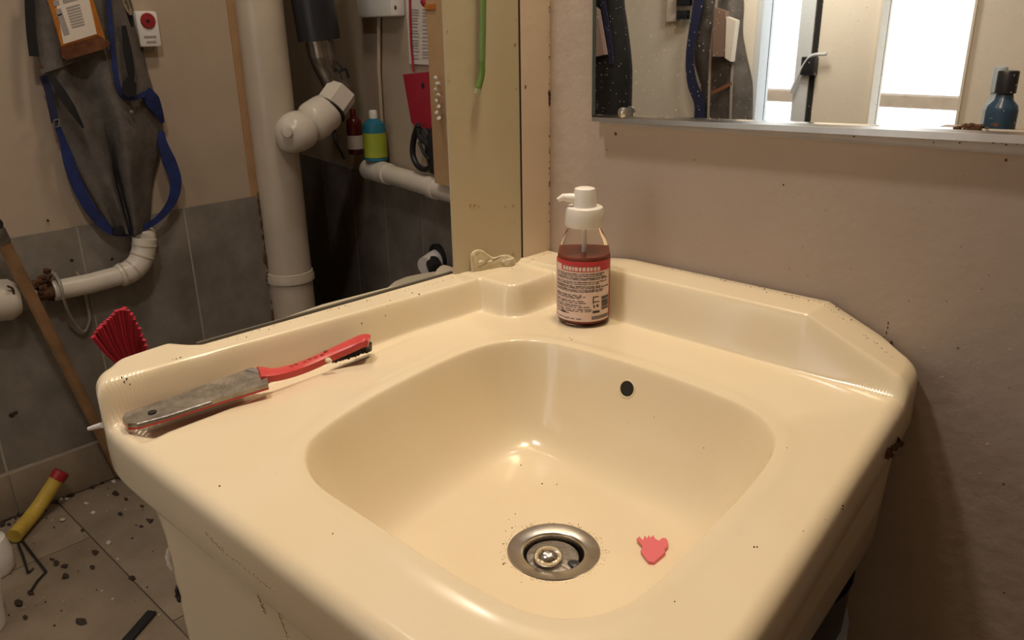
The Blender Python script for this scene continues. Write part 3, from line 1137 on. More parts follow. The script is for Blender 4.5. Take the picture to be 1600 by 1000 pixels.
for q, r in [((735, 319), .0022), ((742, 320), .0018), ((748, 322), .0014), ((790, 322), .0016), ((802, 321), .0014), ((803, 347), .0013), ((798, 347), .001), ((802, 396), .0018), ((699, 48), .001), ((702, 125), .001), ((806, 30), .001), ((806, 138), .001), ((805, 68), .0022)]:
    pm.blob(onP(q), r, (.6, 1.1, .8), 1, .3)
o = pm.build('stain_spots', STAIN, pan)
o['kind'] = 'stuff'
pm = MB()
for i in range(46):
    z = random.uniform(.9, 1.3)
    pm.blob((-.7605, YB - .001, z), random.uniform(.0006, .0014), (1, 1, random.uniform(1, 3)), 1, .3)
pm.blob(onx((821, 136), -.760), .0018, (.5, .8, 1.7), 1, .2)
for z in (1.085, 1.078, 1.09):
    pm.blob((-.7605, YB - .001, z), .0026, (1, 1, 2), 1, .3)
o = pm.build('corner_specks', DIRT, wallB)
o['kind'] = 'stuff'

# ------------------------------------------------------------------ straw hanging on the panel, sealant lump, screw cap
st = thing('drinking_straw', 'green drinking straw hanging flat against the yellowish panel', 'straw', onP((754, 20), .008))
xs = .010
sp = [onP((757, -150), xs), onP((755, -10), xs), onP((754, 60), xs), onP((753, 96), xs)]
MB().tube(spline(sp, 4), .0043, 14).build('straw_tube', GREEN, st)
MB().tube(spline([onP((753, 96), xs), onP((753, 112), xs), onP((751, 125), xs), onP((747.5, 137), xs)], 4), .0041, 14).build('straw_bend', mat('dull_green', (0.14, 0.25, 0.05), 0.4, trans=0.3), st)
MB().tube([onP((747.5, 137), xs), onP((745.5, 146), xs - .002)], .0045, 14, False).build('straw_tip', STRAWTIP, st)
MB().tube([onP((757, -150), xs), onP((757, -154), -.002)], .003, 8).build('hook', ALU, st)

sl = MB()
slp = spline([(737, 428), (735, 404), (738, 394), (746, 390), (754, 391.5), (762, 397), (772, 402), (782, 399), (792, 398), (802, 402), (806, 410), (806, 428)], 4)
lay = [(0.0, 1.0), (.004, 1.0), (.0062, .93), (.0070, .80)]
cen = np.array([770, 416.0])
vs, fs = [], []
n_ = len(slp)
for off_, k_ in lay:
    for p in slp:
        q = cen + (np.array(p) - cen) * (1 - (1 - k_) * .7)
        vs.append(onP(q, off_ + (.0012 * math.sin(q[0] * .5) * math.cos(q[1] * .4) if off_ > .005 else 0)))
for i in range(len(lay) - 1):
    for k in range(n_):
        k2 = (k + 1) % n_
        fs.append((i * n_ + k, i * n_ + k2, (i + 1) * n_ + k2, (i + 1) * n_ + k))
fs.append(tuple(range(n_)))
fs.append(tuple((len(lay) - 1) * n_ + k for k in range(n_)))
sl.add(vs, fs)
for q, r in [((752, 410), .007), ((766, 409), .006), ((788, 408), .006)]:
    sl.blob(onP(q, .006), r, (.5, .9, .6), 2, .08)
solo('sealant_lump', sl, CREAM, 'lumpy dried cream sealant at the foot of the yellowish panel', 'sealant')
cp_ = MB().lathe(onz((792, 409), .8655), [(.0105, -.004), (.0115, .002), (.0105, .0055), (.006, .007), (0, .0072)], 28)
solo('screw_cap', cp_, mat('worn_cap', (0.62, 0.52, 0.38), .5, var=.3, vscale=80), 'small round worn cap on the basin corner under the panel', 'cap')

# ------------------------------------------------------------------ second basin behind the low rail
def rrect(x0, x1, y0, y1, r, n=8):
    P = []
    for cx, cy, a0 in ((x1 - r, y1 - r, 0), (x0 + r, y1 - r, PI / 2), (x0 + r, y0 + r, PI), (x1 - r, y0 + r, 1.5 * PI)):
        for i in range(n + 1):
            a = a0 + i / n * PI / 2
            P.append((cx + r * math.cos(a), cy + r * math.sin(a)))
    return P


sbn = thing('rear_basin', 'pale cream basin edge showing over the grey rail behind the washbasin', 'washbasin', (-1.0, .85, 0.0))


def slab(px, z, h, inset, name, seg=3):
    P = [onz(q, z)[:2] for q in px]
    c = np.mean(P, 0)
    mb = MB()
    vs, fs = [], []
    prof = [(inset * 2.2, -h), (0.0, -h * .55), (0.0, -inset), (inset * .3, -inset * .3), (inset, 0.0)]
    n = len(P)
    for ins, dz in prof:
        for p in P:
            v = c - p
            vs.append((*(p + v / np.linalg.norm(v) * ins), z + dz))
    for i in range(len(prof) - 1):
        for k in range(n):
            k2 = (k + 1) % n
            fs.append((i * n + k, i * n + k2, (i + 1) * n + k2, (i + 1) * n + k))
    fs.append(tuple(range(n)))
    fs.append(tuple((len(prof) - 1) * n + k for k in range(n)))
    return mb.add(vs, fs).build(name, PORC2, sbn)


slab([(599, 456), (604, 449), (615, 439), (632, 432), (650, 428), (667, 425), (690, 422), (730, 410), (760, 402), (760, 436), (700, 452), (640, 470), (602, 480)], .806, .10, .004, 'rim')
slab([(678, 428), (682, 420), (687, 415), (693, 413), (702, 415), (716, 421), (745, 428), (745, 445), (690, 446)], .830, .03, .003, 'raised_corner')
slab([(424, 503), (503, 475.5), (600, 450.5), (640, 442), (640, 468), (600, 480), (500, 505), (424, 521)], .850, .03, .0008, 'ledge')
pbx = onz((690, 430), .75)
MB().box((pbx[0] - .03, pbx[1] - .02, 0), (pbx[0] + .03, pbx[1] + .06, .72), .01).build('pedestal', PORC2, sbn)

# ------------------------------------------------------------------ back room: stack pipe with branch
spc = onx((433, 250), -2.17)
rs = .066
sp_ = thing('soil_stack', 'thick cream vertical soil pipe in the corner with a branch fitting', 'pipe', (spc[0], spc[1], 0))
MB().tube([(spc[0], spc[1], 0.0), (spc[0], spc[1], 2.5)], rs, 40).build('pipe', PVC, sp_)
zc = onx((460, 428), -2.17)[2]
for zz, rr_, hh in ((zc, rs + .007, .014),):
    MB().lathe((spc[0], spc[1], 0), [(rs, zz - hh - .004), (rr_, zz - hh), (rr_, zz + hh * .2), (rs + .004, zz + hh * .6), (rs + .004, zz + hh), (rs, zz + hh + .003)], 40).build('collar', PVC, sp_)
# branch: two rounded white elbow segments, rubber ring, angular coupling
by = spc[1] + .03
Bp = lambda q, dx=0.0: onx(q, -2.06 + dx)
e = MB().tube(spline([Bp((436, 212)), Bp((452, 210)), Bp((470, 203)), Bp((484, 196))], 5), [.014, .034, .043, .047, .050, .053, .055, .056, .057, .057, .056, .055, .053, .050, .045, .036], 28)
e.build('elbow', PVCW, sp_)
e = MB().tube(spline([Bp((480, 196)), Bp((490, 190)), Bp((503, 180)), Bp((514, 172))], 5), [.040, .047, .052, .055, .056, .057, .057, .057, .056, .056, .055, .055, .054, .053, .052, .050], 28)
e.build('elbow', PVCW, sp_)
MB().lathe(Bp((448, 206), .045), [(.014, -.01), (.016, .006), (.013, .013), (0, .015)], 20, (1, -.5, 0)).build('clean_out_plug', PVCW, sp_)
ax = Bp((530, 150)) - Bp((510, 178))
ax /= np.linalg.norm(ax)
MB().lathe(Bp((513, 173)), [(.050, 0), (.053, .003), (.053, .009), (.050, .012)], 32, ax).build('rubber_ring', BLACK, sp_)
MB().tube([Bp((516, 169)), Bp((535, 142))], .048, 6).build('coupling', PVCW, sp_)
MB().tube(spline([Bp((521, 203), .03), Bp((526, 222), .03), Bp((534, 236), .0), Bp((538, 246), -.02)]), .007, 8).build('strap_tail', BLACK, sp_)
vp = thing('vent_pipe', 'grey metal pipe with black insulation dropping into the white branch', 'pipe', Bp((520, 150)))
pth = spline([Bp((532, 150), -.02), Bp((517, 118), -.03), Bp((506, 96), -.03), Bp((500, 76), -.03), Bp((495, 50), -.03)], 6)
MB().tube(pth, .037, 24).build('metal_bend', mat('galvanised', (0.36, 0.34, 0.31), .22, .9, col2=(.22, .21, .19), vscale=30), vp)
MB().tube([Bp((503, 88), -.03), Bp((499, 66), -.03)], .040, 24).build('sleeve', ALU if False else MATS['galvanised'], vp)
MB().tube([Bp((499, 62), -.03), Bp((487, -10), -.03), Bp((470, -120), -.03)], .060, 24).build('insulation', BLACKP, vp)
sn = MB()
sn.tube(spline([Bp((524, 95), .01), Bp((533, 105), .02), Bp((530, 112), .02), Bp((540, 108), .02), Bp((545, 122), .02)]), .004, 6)
sn.build('tape_tail', BLACK, vp)

# ------------------------------------------------------------------ horizontal drain pipe on the far wall with bottles on it
rp = .029
pth = [onE((548, 246), .035), onE((560, 263), .045), onE((578, 270), .05), onE((600, 271), .05)]
far = onE((604, 271), .05)
dE = ET.copy()
hp = thing('drain_pipe', 'white horizontal drain pipe with bottles standing on its elbow', 'pipe', far)
z0 = far[2]
run = [far + dE * t for t in (0, .25, .5, .9)]
slope = (onE((705, 292), .05)[2] - far[2])
el = spline([far - dE * .16 + EN * -.05 + (0, 0, -.012), far - dE * .14 + EN * -.01 + (0, 0, -.006), far - dE * .10, far - dE * .02], 6)
MB().tube(run, rp, 24).build('pipe', PVCW, hp)
MB().tube(el, rp + .005, 24).build('elbow', PVCW, hp)
for t in (0.0, .30):
    MB().lathe(far + dE * t, [(rp, -.02), (rp + .004, -.018), (rp + .004, .018), (rp, .02)], 24, dE).build('collar', PVCW, hp)


def shelf_bottle(name, label, cx, pxb, bottom_z, w_, htop, m, mlab, lab0, lab1, mcap, capr):
    c = cx
    t = thing(name, label, 'bottle', (c[0], c[1], bottom_z))
    h = htop - bottom_z
    pr = [(0, 0), (w_ * .92, .0), (w_, .004), (w_, h * .66), (w_ * .92, h * .74), (w_ * .5, h * .82), (w_ * .36, h * .84)]
    MB().lathe((c[0], c[1], bottom_z), pr, 28).build('bottle_body', m, t)
    MB().lathe((c[0], c[1], bottom_z), [(capr, h * .82), (capr, h * .97), (capr * .8, h), (0, h)], 20).build('cap', mcap, t)
    MB().lathe((c[0], c[1], bottom_z), [(w_ + .0002, h * lab0), (w_ + .0008, h * lab0), (w_ + .0008, h * lab1), (w_ + .0002, h * lab1)], 28).build('label', mlab, t)
    return t


zp = far[2] + rp + .006
bb = onE((588, 248), .05)
cB = far - dE * .045
cB = np.array([*(onE((588, 248), .052)[:2]), zp])
cR = np.array([*(onE((557, 243), .040)[:2]), zp])
zp = onE((588, 249), .05)[2]
off = zp - (far[2] + rp + .0052)
hBl = onE((584, 172), .05)[2]
hRd = onE((553, 170), .04)[2]
shelf_bottle('cleaner_bottle', 'teal bottle with lime label standing on the white drain pipe', cB, 0, far[2] + rp + .0045, .036, hBl, TEAL, LIME, .08, .56, WHITEP, .013)
shelf_bottle('brown_bottle', 'dark red-brown bottle with pale label left of the teal bottle', cR, 0, far[2] + rp + .0045, .026, hRd, MAROON, PAPER, .12, .42, MAROON, .010)
# pipe stub with black ring low on the far wall
ps = thing('pipe_stub', 'short white pipe stub with black ring low on the tiled back wall', 'pipe', onE((692, 402), .02))
cst = onE((690, 402), .0)
MB().lathe(cst, [(.034, .0), (.044, .008), (.044, .020), (.034, .024)], 28, EN).build('rubber_ring', BLACK, ps)
MB().tube([cst + EN * .0, cst + EN * .03 + ET * .012 + (0, 0, -.004), cst + EN * .07 + ET * .03 + (0, 0, -.012)], .032, 24).build('pipe', WHITEP, ps)
MB().tube([cst + EN * .05 + ET * .035, cst + EN * .07 + ET * .09 + (0, 0, -.01)], .022, 12).build('hose_clamp', BLACK, ps)

# ------------------------------------------------------------------ things hanging on the far wall
sx = thing('socket_box', 'white electrical box high on the back wall with conduit below', 'socket', onE((607, 20), .02))
a_, b_ = onE((577, 27), .03), onE((638, 29), .03)
hgt = .20
def ebox(qa, qb, z0, z1, off0, off1, bev=.004):
    pa, pb = onE(qa, 0), onE(qb, 0)
    c = (pa + pb) / 2 + EN * (off0 + off1) / 2
    c[2] = (z0 + z1) / 2
    return MB().obox(c, (ET, EN, np.array([0, 0, 1.0])), (np.linalg.norm((pb - pa)[:2]) / 2, (off1 - off0) / 2, (z1 - z0) / 2), bev)
zb0 = onE((607, 26), .04)[2]
ebox((578, 10), (633, 10), zb0, zb0 + .13, 0, .045, .008).build('housing', WHITEP, sx)
MB().tube([onE((592, 20), .012), onE((592, 110), .012), onE((600, 245), .012)], .006, 10).build('conduit', PAINTC, sx)
MB().lathe(onE((618, 12), .045), [(.006, -.001), (.006, .001), (0, .0015)], 16, EN).build('screw', DULL, sx)
pz1, pz0 = onE((660, -8), .01)[2], onE((660, 101), .01)[2]
pp = thing('notice_sheet', 'pale printed notice sheet pinned beside the wooden post', 'paper', onE((662, 100), .01))
ebox((640, 50), (688, 55), pz0, pz1, .004, .006, 0).build('sheet', PAPER, pp, False)
tx = MB()
for cx0, cx1 in ((643, 655), (660, 674)):
    yy = 14
    while yy < 92:
        P = [onE(q, .0068) for q in [(cx0, yy), (cx1 - random.uniform(0, 3), yy + .8), (cx1 - random.uniform(0, 3), yy + 2.4), (cx0, yy + 1.8)]]
        tx.prism(P, EN * .0003)
        yy += random.choice([4, 5, 6])
tx.build('printed_text', PRINTG, pp, False)
ln = thing('red_lanyard', 'thin red lanyard with knob hanging over the notice sheet', 'lanyard', onE((672, 85), .02))
MB().tube(spline([onE((640, -10), .012), onE((641, 40), .012), onE((643, 80), .012), onE((646, 112), .014)]), .003, 8).build('cord', RED, ln)
MB().tube(spline([onE((667, 10), .02), onE((671, 45), .018), onE((674, 85), .018)]), .0028, 8).build('cord', RED, ln)
MB().blob(onE((666, 3), .02), .016, (1, 1, 1), 2, .04).build('knob', RED, ln)
dp = thing('red_dustpan', 'red plastic dustpan hanging from a lanyard above black cables', 'dustpan', onE((664, 180), .02))
P = [onE(q, .012) for q in [(639, 116), (686, 111), (690, 203), (667, 207), (652, 190)]]
MB().prism(P, EN * .02).build('pan', RED, dp, False)
MB().lathe(onE((661, 134), .032), [(.008, -.001), (.008, .001), (0, .0014)], 16, EN).build('hanging_hole', BLACK, dp)
rp_ = MB()
for i in range(8):
    q = (682 + .4 * i + (1.5 if i % 2 else -1.5), 122 + 9 * i)
    rp_.blob(onE(q, .115), .0075, (1, .8, .7), 1, .25)
rp_.build('braided_tie', PAPER, dp)
cb = thing('cable_coil', 'black cable coiled on the white drain pipe below the red dustpan', 'cable', onE((670, 262), .04))
lp = [onE(q, .06) for q in [(654, 195), (647, 215), (645, 240), (652, 258), (664, 265), (675, 258), (677, 240), (668, 225), (657, 215), (655, 200)]]
MB().tube(spline(lp, 6), .0085, 10).build('cable', BLACK, cb)
lp = [onE(q, .045) for q in [(662, 205), (676, 230), (685, 255), (690, 225), (680, 205), (672, 230), (680, 262), (692, 262)]]
MB().tube(spline(lp, 6), .015, 10).build('plug_lead', BLACK, cb)
MB().obox(onE((684, 240), .05), (ET, EN, np.array([0, 0, 1.])), (.022, .02, .055), .006).build('plug', BLACKP, cb)
lp = [onE(q, .07) for q in [(655, 222), (663, 240), (672, 250)]]
MB().tube(spline(lp, 4), .005, 8).build('tie', BLACK, cb)
pk1, pk0 = 2.3, onE((700, 270), .10)[2]
wp = thing('wooden_post', 'light brown wooden plank standing left of the yellowish panel edge', 'plank', onE((697, 272), .06))
qa, qb = onE((688, 150), .065), onE((699, 150), .065)
pa = np.array([qa[0], qa[1], 0.0])
pa[2] = far[2] + rp + .001
wp.location = (pa[0], pa[1], pa[2])
OFF[wp.name] = pa.copy()
MB().prism([pa, pa + ET * .09, pa + ET * .09 + EN * .03, pa + EN * .03], (0, 0, 1.6)).build('board', PLANK, wp, False)
pa[2] = 0
MB().prism([pa + EN * .031 + np.array([0, 0, onE((690, 14), .09)[2]]), pa + EN * .031 + ET * .05 + np.array([0, 0, onE((690, 14), .09)[2]]), pa + EN * .034 + ET * .05 + np.array([0, 0, onE((690, 14), .09)[2]]), pa + EN * .034 + np.array([0, 0, onE((690, 14), .09)[2]])], (0, 0, .012)).build('cap_strip', ORANGE, wp, False)

# ------------------------------------------------------------------ red alarm button on the far wall
al = thing('alarm_button', 'white alarm box with round red button right of the hanging apron', 'alarm', onx((232, 80), XC))
ca = onx((233, 46), XC + .03)
p1, p2, p3, p4 = (onx(q, XC + .032) for q in ((211, 17), (247, 17), (254, 73), (219, 75)))
bx = MB().box((XC, ca[1] - .030, p3[2]), (XC + .032, ca[1] + .027, p1[2]), .008)
bx.build('case', WHITEP, al)
MB().lathe(onx((231, 32.5), XC + .032), [(.019, -.003), (.019, .002), (.017, .0045), (.0, .0055)], 32, (1, 0, 0)).build('button', mat('button_red', (.30, .02, .025), .4), al)
MB().lathe(onx((231, 32.5), XC + .037), [(.004, -.001), (.004, .002), (0, .0025)], 16, (1, 0, 0)).build('button_centre', DARKGAP, al)
tx = MB()
for (x0, x1, yy) in ((225, 244, 56), (229, 244, 64)):
    P = [onx(q, XC + .0325) for q in ((x0, yy), (x1, yy - .5), (x1 + .4, yy + 3), (x0 + .4, yy + 3.5))]
    tx.prism(P, (.0005, 0, 0))
tx.build('printed_text', PRINTG, al, False)
MB().box((XC, ca[1] - .018, p3[2] - .009), (XC + .018, ca[1] + .012, p3[2] + .001), .003).build('socket_plug', DULL, al)

# ------------------------------------------------------------------ aprons


def sheet(rows, surf, depth_fn, ncol=26, nrow_per=6, edge_d=0.004):
    """cloth between a left and a right image line, bulging from the wall: rows = [(y, xl, xr)]"""
    rows = np.array(rows, float)
    n = (len(rows) - 1) * nrow_per + 1
    t = np.linspace(0, len(rows) - 1, n)
    yy = np.interp(t, range(len(rows)), rows[:, 0])
    # smooth the sides
    L_, R2 = np.interp(t, range(len(rows)), rows[:, 1]), np.interp(t, range(len(rows)), rows[:, 2])
    for _ in range(4):
        L_[1:-1] = (L_[:-2] + 2 * L_[1:-1] + L_[2:]) / 4
        R2[1:-1] = (R2[:-2] + 2 * R2[1:-1] + R2[2:]) / 4
    P = np.zeros((n, ncol + 1, 3))
    Q = np.zeros_like(P)
    for i in range(n):
        for j in range(ncol + 1):
            s_ = j / ncol
            px = L_[i] + (R2[i] - L_[i]) * s_
            py = yy[i] + rows_tilt(i, n, s_)
            P[i, j] = surf((px, py), depth_fn(s_, i / (n - 1)))
            Q[i, j] = surf((px, py), edge_d)
    mb = MB().grid(P)
    mb.grid(Q)
    w_ = ncol + 1
    N = n * w_
    fs = []
    for i in range(n - 1):
        for j in (0, ncol):
            a, b = i * w_ + j, (i + 1) * w_ + j
            fs.append((a, b, b + N, a + N))
    for i in (0, n - 1):
        for j in range(ncol):
            a, b = i * w_ + j, i * w_ + j + 1
            fs.append((a, b, b + N, a + N))
    mb.f += fs
    return mb


rows_tilt = lambda i, n, s_: 0.0
sC = lambda q, d: onx(q, XC + d)
ap = thing('grey_apron', 'grey work apron with blue straps hanging on the far wall beside the alarm', 'apron', onx((160, 365), XC))


def dep(s_, t):
    b = math.sin(PI * min(max(s_, 0), 1)) ** .6
    fold = .017 * math.sin(s_ * 9 + t * 2.5) + .010 * math.sin(s_ * 17 - t * 6)
    cre = -.062 * math.exp(-((s_ - (.47 + .05 * t)) / .055) ** 2) * min(1, max(0, (t - .42) * 3))
    return .012 + b * (.05 + fold + .02 * t * (1 - t)) + cre * b


body_rows = [(-140, 22, 172), (-60, 30, 178), (0, 40, 206), (60, 50, 219), (115, 66, 232), (160, 74, 246), (190, 82, 255), (212, 92, 256), (240, 106, 250), (270, 121, 242), (295, 134, 238), (325, 152, 236), (352, 167, 235), (366, 175, 232)]
sheet(body_rows, sC, dep, 34).build('apron_body', CLOTH, ap)


def strap(pix, width, off, m, name, par, surf=None, thick=.003, wdir=None):
    surf = surf or sC
    cpt = spline([surf((q[0], q[1]), q[2] if len(q) > 2 else off) for q in pix], 6)
    widths = np.interp(np.linspace(0, 1, len(cpt)), np.linspace(0, 1, len(width)) if hasattr(width, '__len__') else [0, 1], width if hasattr(width, '__len__') else [width, width])
    mb = MB()
    n = len(cpt)
    vs, fs = [], []
    for i, p in enumerate(cpt):
        t = cpt[min(i + 1, n - 1)] - cpt[max(i - 1, 0)]
        t /= np.linalg.norm(t)
        vw = EYE - p
        nn = np.array([1.0, 0, 0]) if surf is sC else np.array([0, 1.0, 0])
        w_ = np.cross(t, nn)
        w_ /= np.linalg.norm(w_)
        for a, b in ((-1, 0), (1, 0), (1, 1), (-1, 1)):
            vs.append(p + w_ * a * widths[i] / 2 + nn * b * thick)
    for i in range(n - 1):
        for k in range(4):
            k2 = (k + 1) % 4
            fs.append((i * 4 + k, i * 4 + k2, (i + 1) * 4 + k2, (i + 1) * 4 + k))
    fs += [(0, 1, 2, 3), ((n - 1) * 4 + 3, (n - 1) * 4 + 2, (n - 1) * 4 + 1, (n - 1) * 4)]
    mb.add(vs, fs)
    return mb.build(name, m, par)


# upper bib flap with pocket, dark folds, piping and straps
bib = [(-140, 46, 160), (-60, 50, 165), (0, 56, 172), (50, 60, 176), (78, 64, 176)]
def dbib(s_, t):
    b = math.sin(PI * s_) ** .5
    return .05 + b * (.022 + .006 * math.sin(s_ * 8))
rows_tilt = lambda i, n, s_: (38 * (1 - s_)) * (i / (n - 1)) ** 2
bo = sheet(bib, sC, dbib, 24, 6, .03).build('pocket', CLOTH, ap)
rows_tilt = lambda i, n, s_: 0.0
strap([(47, -60, .066), (46, 0, .066), (48, 45, .066), (53, 88, .066)], .020, .05, CLOTHD, 'shoulder_strap', ap)
strap([(166, -40, .082), (169, 0, .082), (174, 60, .082), (181, 120, .080), (188, 143, .078), (197, 152, .078), (212, 153, .074), (226, 146, .066)], .0115, .06, BLUE, 'piping', ap)
strap([(226, 143, .058), (238, 158, .055), (248, 176, .047), (254, 192, .035)], [.034, .040, .022, .010], .05, BLUE, 'piping', ap)
strap([(67, 118, .046), (75, 140, .046), (80, 162, .046), (86, 192, .046)], .017, .046, NAVY, 'side_strap', ap)
bk_ = MB().tube([sC((84, 188), .055), sC((92, 186), .055), sC((93, 197), .055), sC((85, 199), .055), sC((84, 188), .055)], .0022, 8)
bk_.build('buckle', DULL, ap)
strap([(90, 195, .03), (101, 225, .03), (108, 255, .03), (122, 292, .032), (140, 325, .034), (160, 350, .036), (178, 362, .038), (200, 363, .04), (222, 357, .042), (245, 343, .042), (264, 322, .042), (273, 300, .042), (273, 278, .040), (264, 252, .038), (254, 225, .034), (252, 205, .03)],
      [.016, .022, .026, .028, .028, .024, .020, .017, .015, .016, .022, .028, .034, .036, .026, .014], .03, BLUE, 'waist_strap', ap)
MB().obox(sC((189, 360), .050), (np.array([0, 1, -.1]), np.array([1, 0, 0]), np.array([0, .1, 1])), (.020, .006, .011), .003).build('strap_buckle', CLOTHD, ap)
# dark strips and a patch standing in for shade inside the folds
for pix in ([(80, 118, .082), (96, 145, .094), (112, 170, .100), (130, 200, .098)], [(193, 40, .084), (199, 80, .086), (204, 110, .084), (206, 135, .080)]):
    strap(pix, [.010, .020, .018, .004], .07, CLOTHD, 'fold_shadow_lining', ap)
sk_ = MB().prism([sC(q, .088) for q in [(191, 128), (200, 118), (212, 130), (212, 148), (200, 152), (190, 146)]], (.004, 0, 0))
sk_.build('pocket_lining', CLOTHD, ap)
MB().tube(spline([sC((190, -6), .10), sC((196, 8), .105), (sC((203, 22), .105)), sC((204, 14), .105), sC((197, -4), .10), sC((190, -6), .10)], 6), .0035, 8).build('carabiner', CHROME, ap)
strap([(199, 10, .095), (203, 26, .095), (207, 42, .09)], [.016, .012, .006], .09, CLOTHD, 'tool_loop', ap)
MB().lathe(sC((205, 175), .088), [(.0045, -.002), (.0045, .002), (0, .003)], 14, (1, 0, 0)).build('rivet', ALU, ap)
MB().lathe(sC((64, 104), .082), [(.0055, -.002), (.0055, .002), (0, .003)], 14, (1, 0, 0)).build('rivet', RUST, ap)
MB().tube([(XC, sC((110, -130), 0)[1], sC((110, -130), 0)[2] + .02), (XC + .06, sC((110, -130), 0)[1], sC((110, -130), 0)[2] + .025)], .006, 8).build('hanging_peg', ALU, ap)
# orange pack in the pocket
pkx = thing('orange_pack', 'orange packet with printed white label tucked in the apron pocket', 'packet', sC((130, 90), .1))
dpk = .096
fr_ = [(70, -60), (126, -62), (153, 54), (96, 71)]
F4 = [sC(q, dpk) for q in fr_]
Bk = [sC(q, dpk - .018) for q in [(58, -55), (128, -58), (166, 66), (100, 92)]]
mb = MB()
mb.add(F4 + Bk, [(0, 1, 2, 3), (7, 6, 5, 4), (0, 4, 5, 1), (1, 5, 6, 2), (2, 6, 7, 3), (3, 7, 4, 0)])
mb.build('packet', ORANGE, pkx, False)
wr = MB().prism([sC(q, dpk - .016) for q in [(92, 74), (152, 56), (169, 67), (160, 76), (100, 94), (94, 90)]], (.016, 0, 0))
wr.build('clear_wrap', AMBER, pkx, True)
P = [sC(q, dpk + .0005) for q in [(76, -58), (126, -60), (151, 53), (99, 69)]]
MB().prism(P, (.0008, 0, 0)).build('label', LABELW, pkx, False)
tx = MB()
def ppoly(mb, q):
    mb.prism([sC(k, dpk + .0015) for k in q], (.0004, 0, 0))
ppoly(tx, [(86, 15), (95, 13), (109, 53), (100, 56)])
for i in range(8):
    t = i / 8
    ppoly(tx, [(103 + 10 * t, 12 + 34 * t), (124 + 9 * t, 6 + 35 * t), (124.8 + 9 * t, 8.4 + 35 * t), (103.8 + 10 * t, 14.6 + 34 * t)])
ppoly(tx, [(82, 2), (92, 0), (93, 8), (85, 10)])
ppoly(tx, [(97, -2), (120, -6), (122, 0), (99, 6)])
tx.build('printed_text', PRINTG, pkx, False)
wl = MB()
ppoly(wl, [(88, 24), (96, 21), (97, 23), (88.6, 26)])
wl.build('label_lines', LABELW, pkx, False)

# ------------------------------------------------------------------ left pipe with elbow on the far wall
lp_ = thing('waste_pipe', 'white waste pipe with elbow low on the tiled wall under the apron', 'pipe', onx((150, 450), XC + .04))
X0 = .045
p = [sC((82, 455), X0), sC((140, 443), X0), sC((192, 429), X0)]
MB().tube(p, .0255, 24).build('pipe', PVCW, lp_)
el = spline([sC((186, 431), X0), sC((203, 424), X0), sC((217, 411), X0), sC((224, 393), X0), sC((226, 372), X0)], 6)
MB().tube(el, .030, 24).build('elbow', PVCW, lp_)
MB().tube([sC((226, 378), X0), sC((227, 370), X0 - .02), sC((228, 366), -.01)], .026, 24).build('riser', PVCW, lp_)
for q in ((191, 430), (209, 419), (222, 398), (226, 384)):
    i = min(range(len(el)), key=lambda k: np.linalg.norm(el[k] - sC(q, X0)))
    t = el[min(i + 1, len(el) - 1)] - el[max(i - 1, 0)]
    MB().lathe(el[i], [(.0298, -.003), (.0318, -.0015), (.0318, .0015), (.0298, .003)], 24, t).build('elbow_seam', PVC, lp_)
rj = MB()
rj.tube([sC((50, 462), X0), sC((84, 455), X0)], .017, 16)
for i in range(24):
    rj.blob(sC((66 + random.gauss(0, 8), 448 + random.gauss(0, 9)), X0 + random.uniform(-.015, .018)), random.uniform(.006, .013), (1, 1, 1), 1, .4)
rj.build('rusty_joint', RUST, lp_)
MB().tube([sC((38, 462), X0), sC((55, 459), X0)], .018, 16).build('nipple', PVCW, lp_)
MB().tube([sC((-40, 472), X0), sC((14, 468), X0), sC((26, 466), X0)], [.050, .050, .040], 28).build('flange', PVCW, lp_)
MB().tube(spline([sC((12, 447), X0 + .05), sC((20, 452), X0 + .045), sC((22, 468), X0 + .04)]), .003, 6).build('crack', RUST, lp_)
# cord looped over the pipe
cd = MB().tube(spline([sC((82, 425), .02), sC((92, 440), .074), sC((98, 462), .078), (sC((108, 490), .05)), sC((122, 512), .03), sC((132, 518), .02), sC((140, 500), .02), sC((136, 475), .02), sC((131, 450), .03), sC((120, 425), .03)], 8), .0035, 8)
cd.tube(spline([sC((86, 427), .02), sC((96, 446), .079), sC((100, 470), .075), sC((112, 500), .04), sC((124, 514), .03)], 8), .003, 8)
solo('cord_loop', cd, CORD, 'thin pale cord looped over the white waste pipe', 'cord')

# ------------------------------------------------------------------ broom handle leaning on the far wall
bh = thing('broom_handle', 'brown wooden broom handle leaning across the tiled wall', 'broom', onz((195, 752), 0.0))
tp, bt = onx((4, 376), XC + .10), onz((189, 740), 0.014)
MB().tube([tp, bt], .0145, 20).build('stick', WOOD, bh)
dn = (tp - bt) / np.linalg.norm(tp - bt)
MB().tube([tp - dn * .004, tp + dn * .028], .0165, 20).build('metal_end', DULL, bh)
MB().tube(arc(tp + dn * .04, .014, 0, 2 * PI, (0, 1, 0), (.2, 0, 1), 20), .004, 8, False).build('hanging_ring', BLACKP, bh)

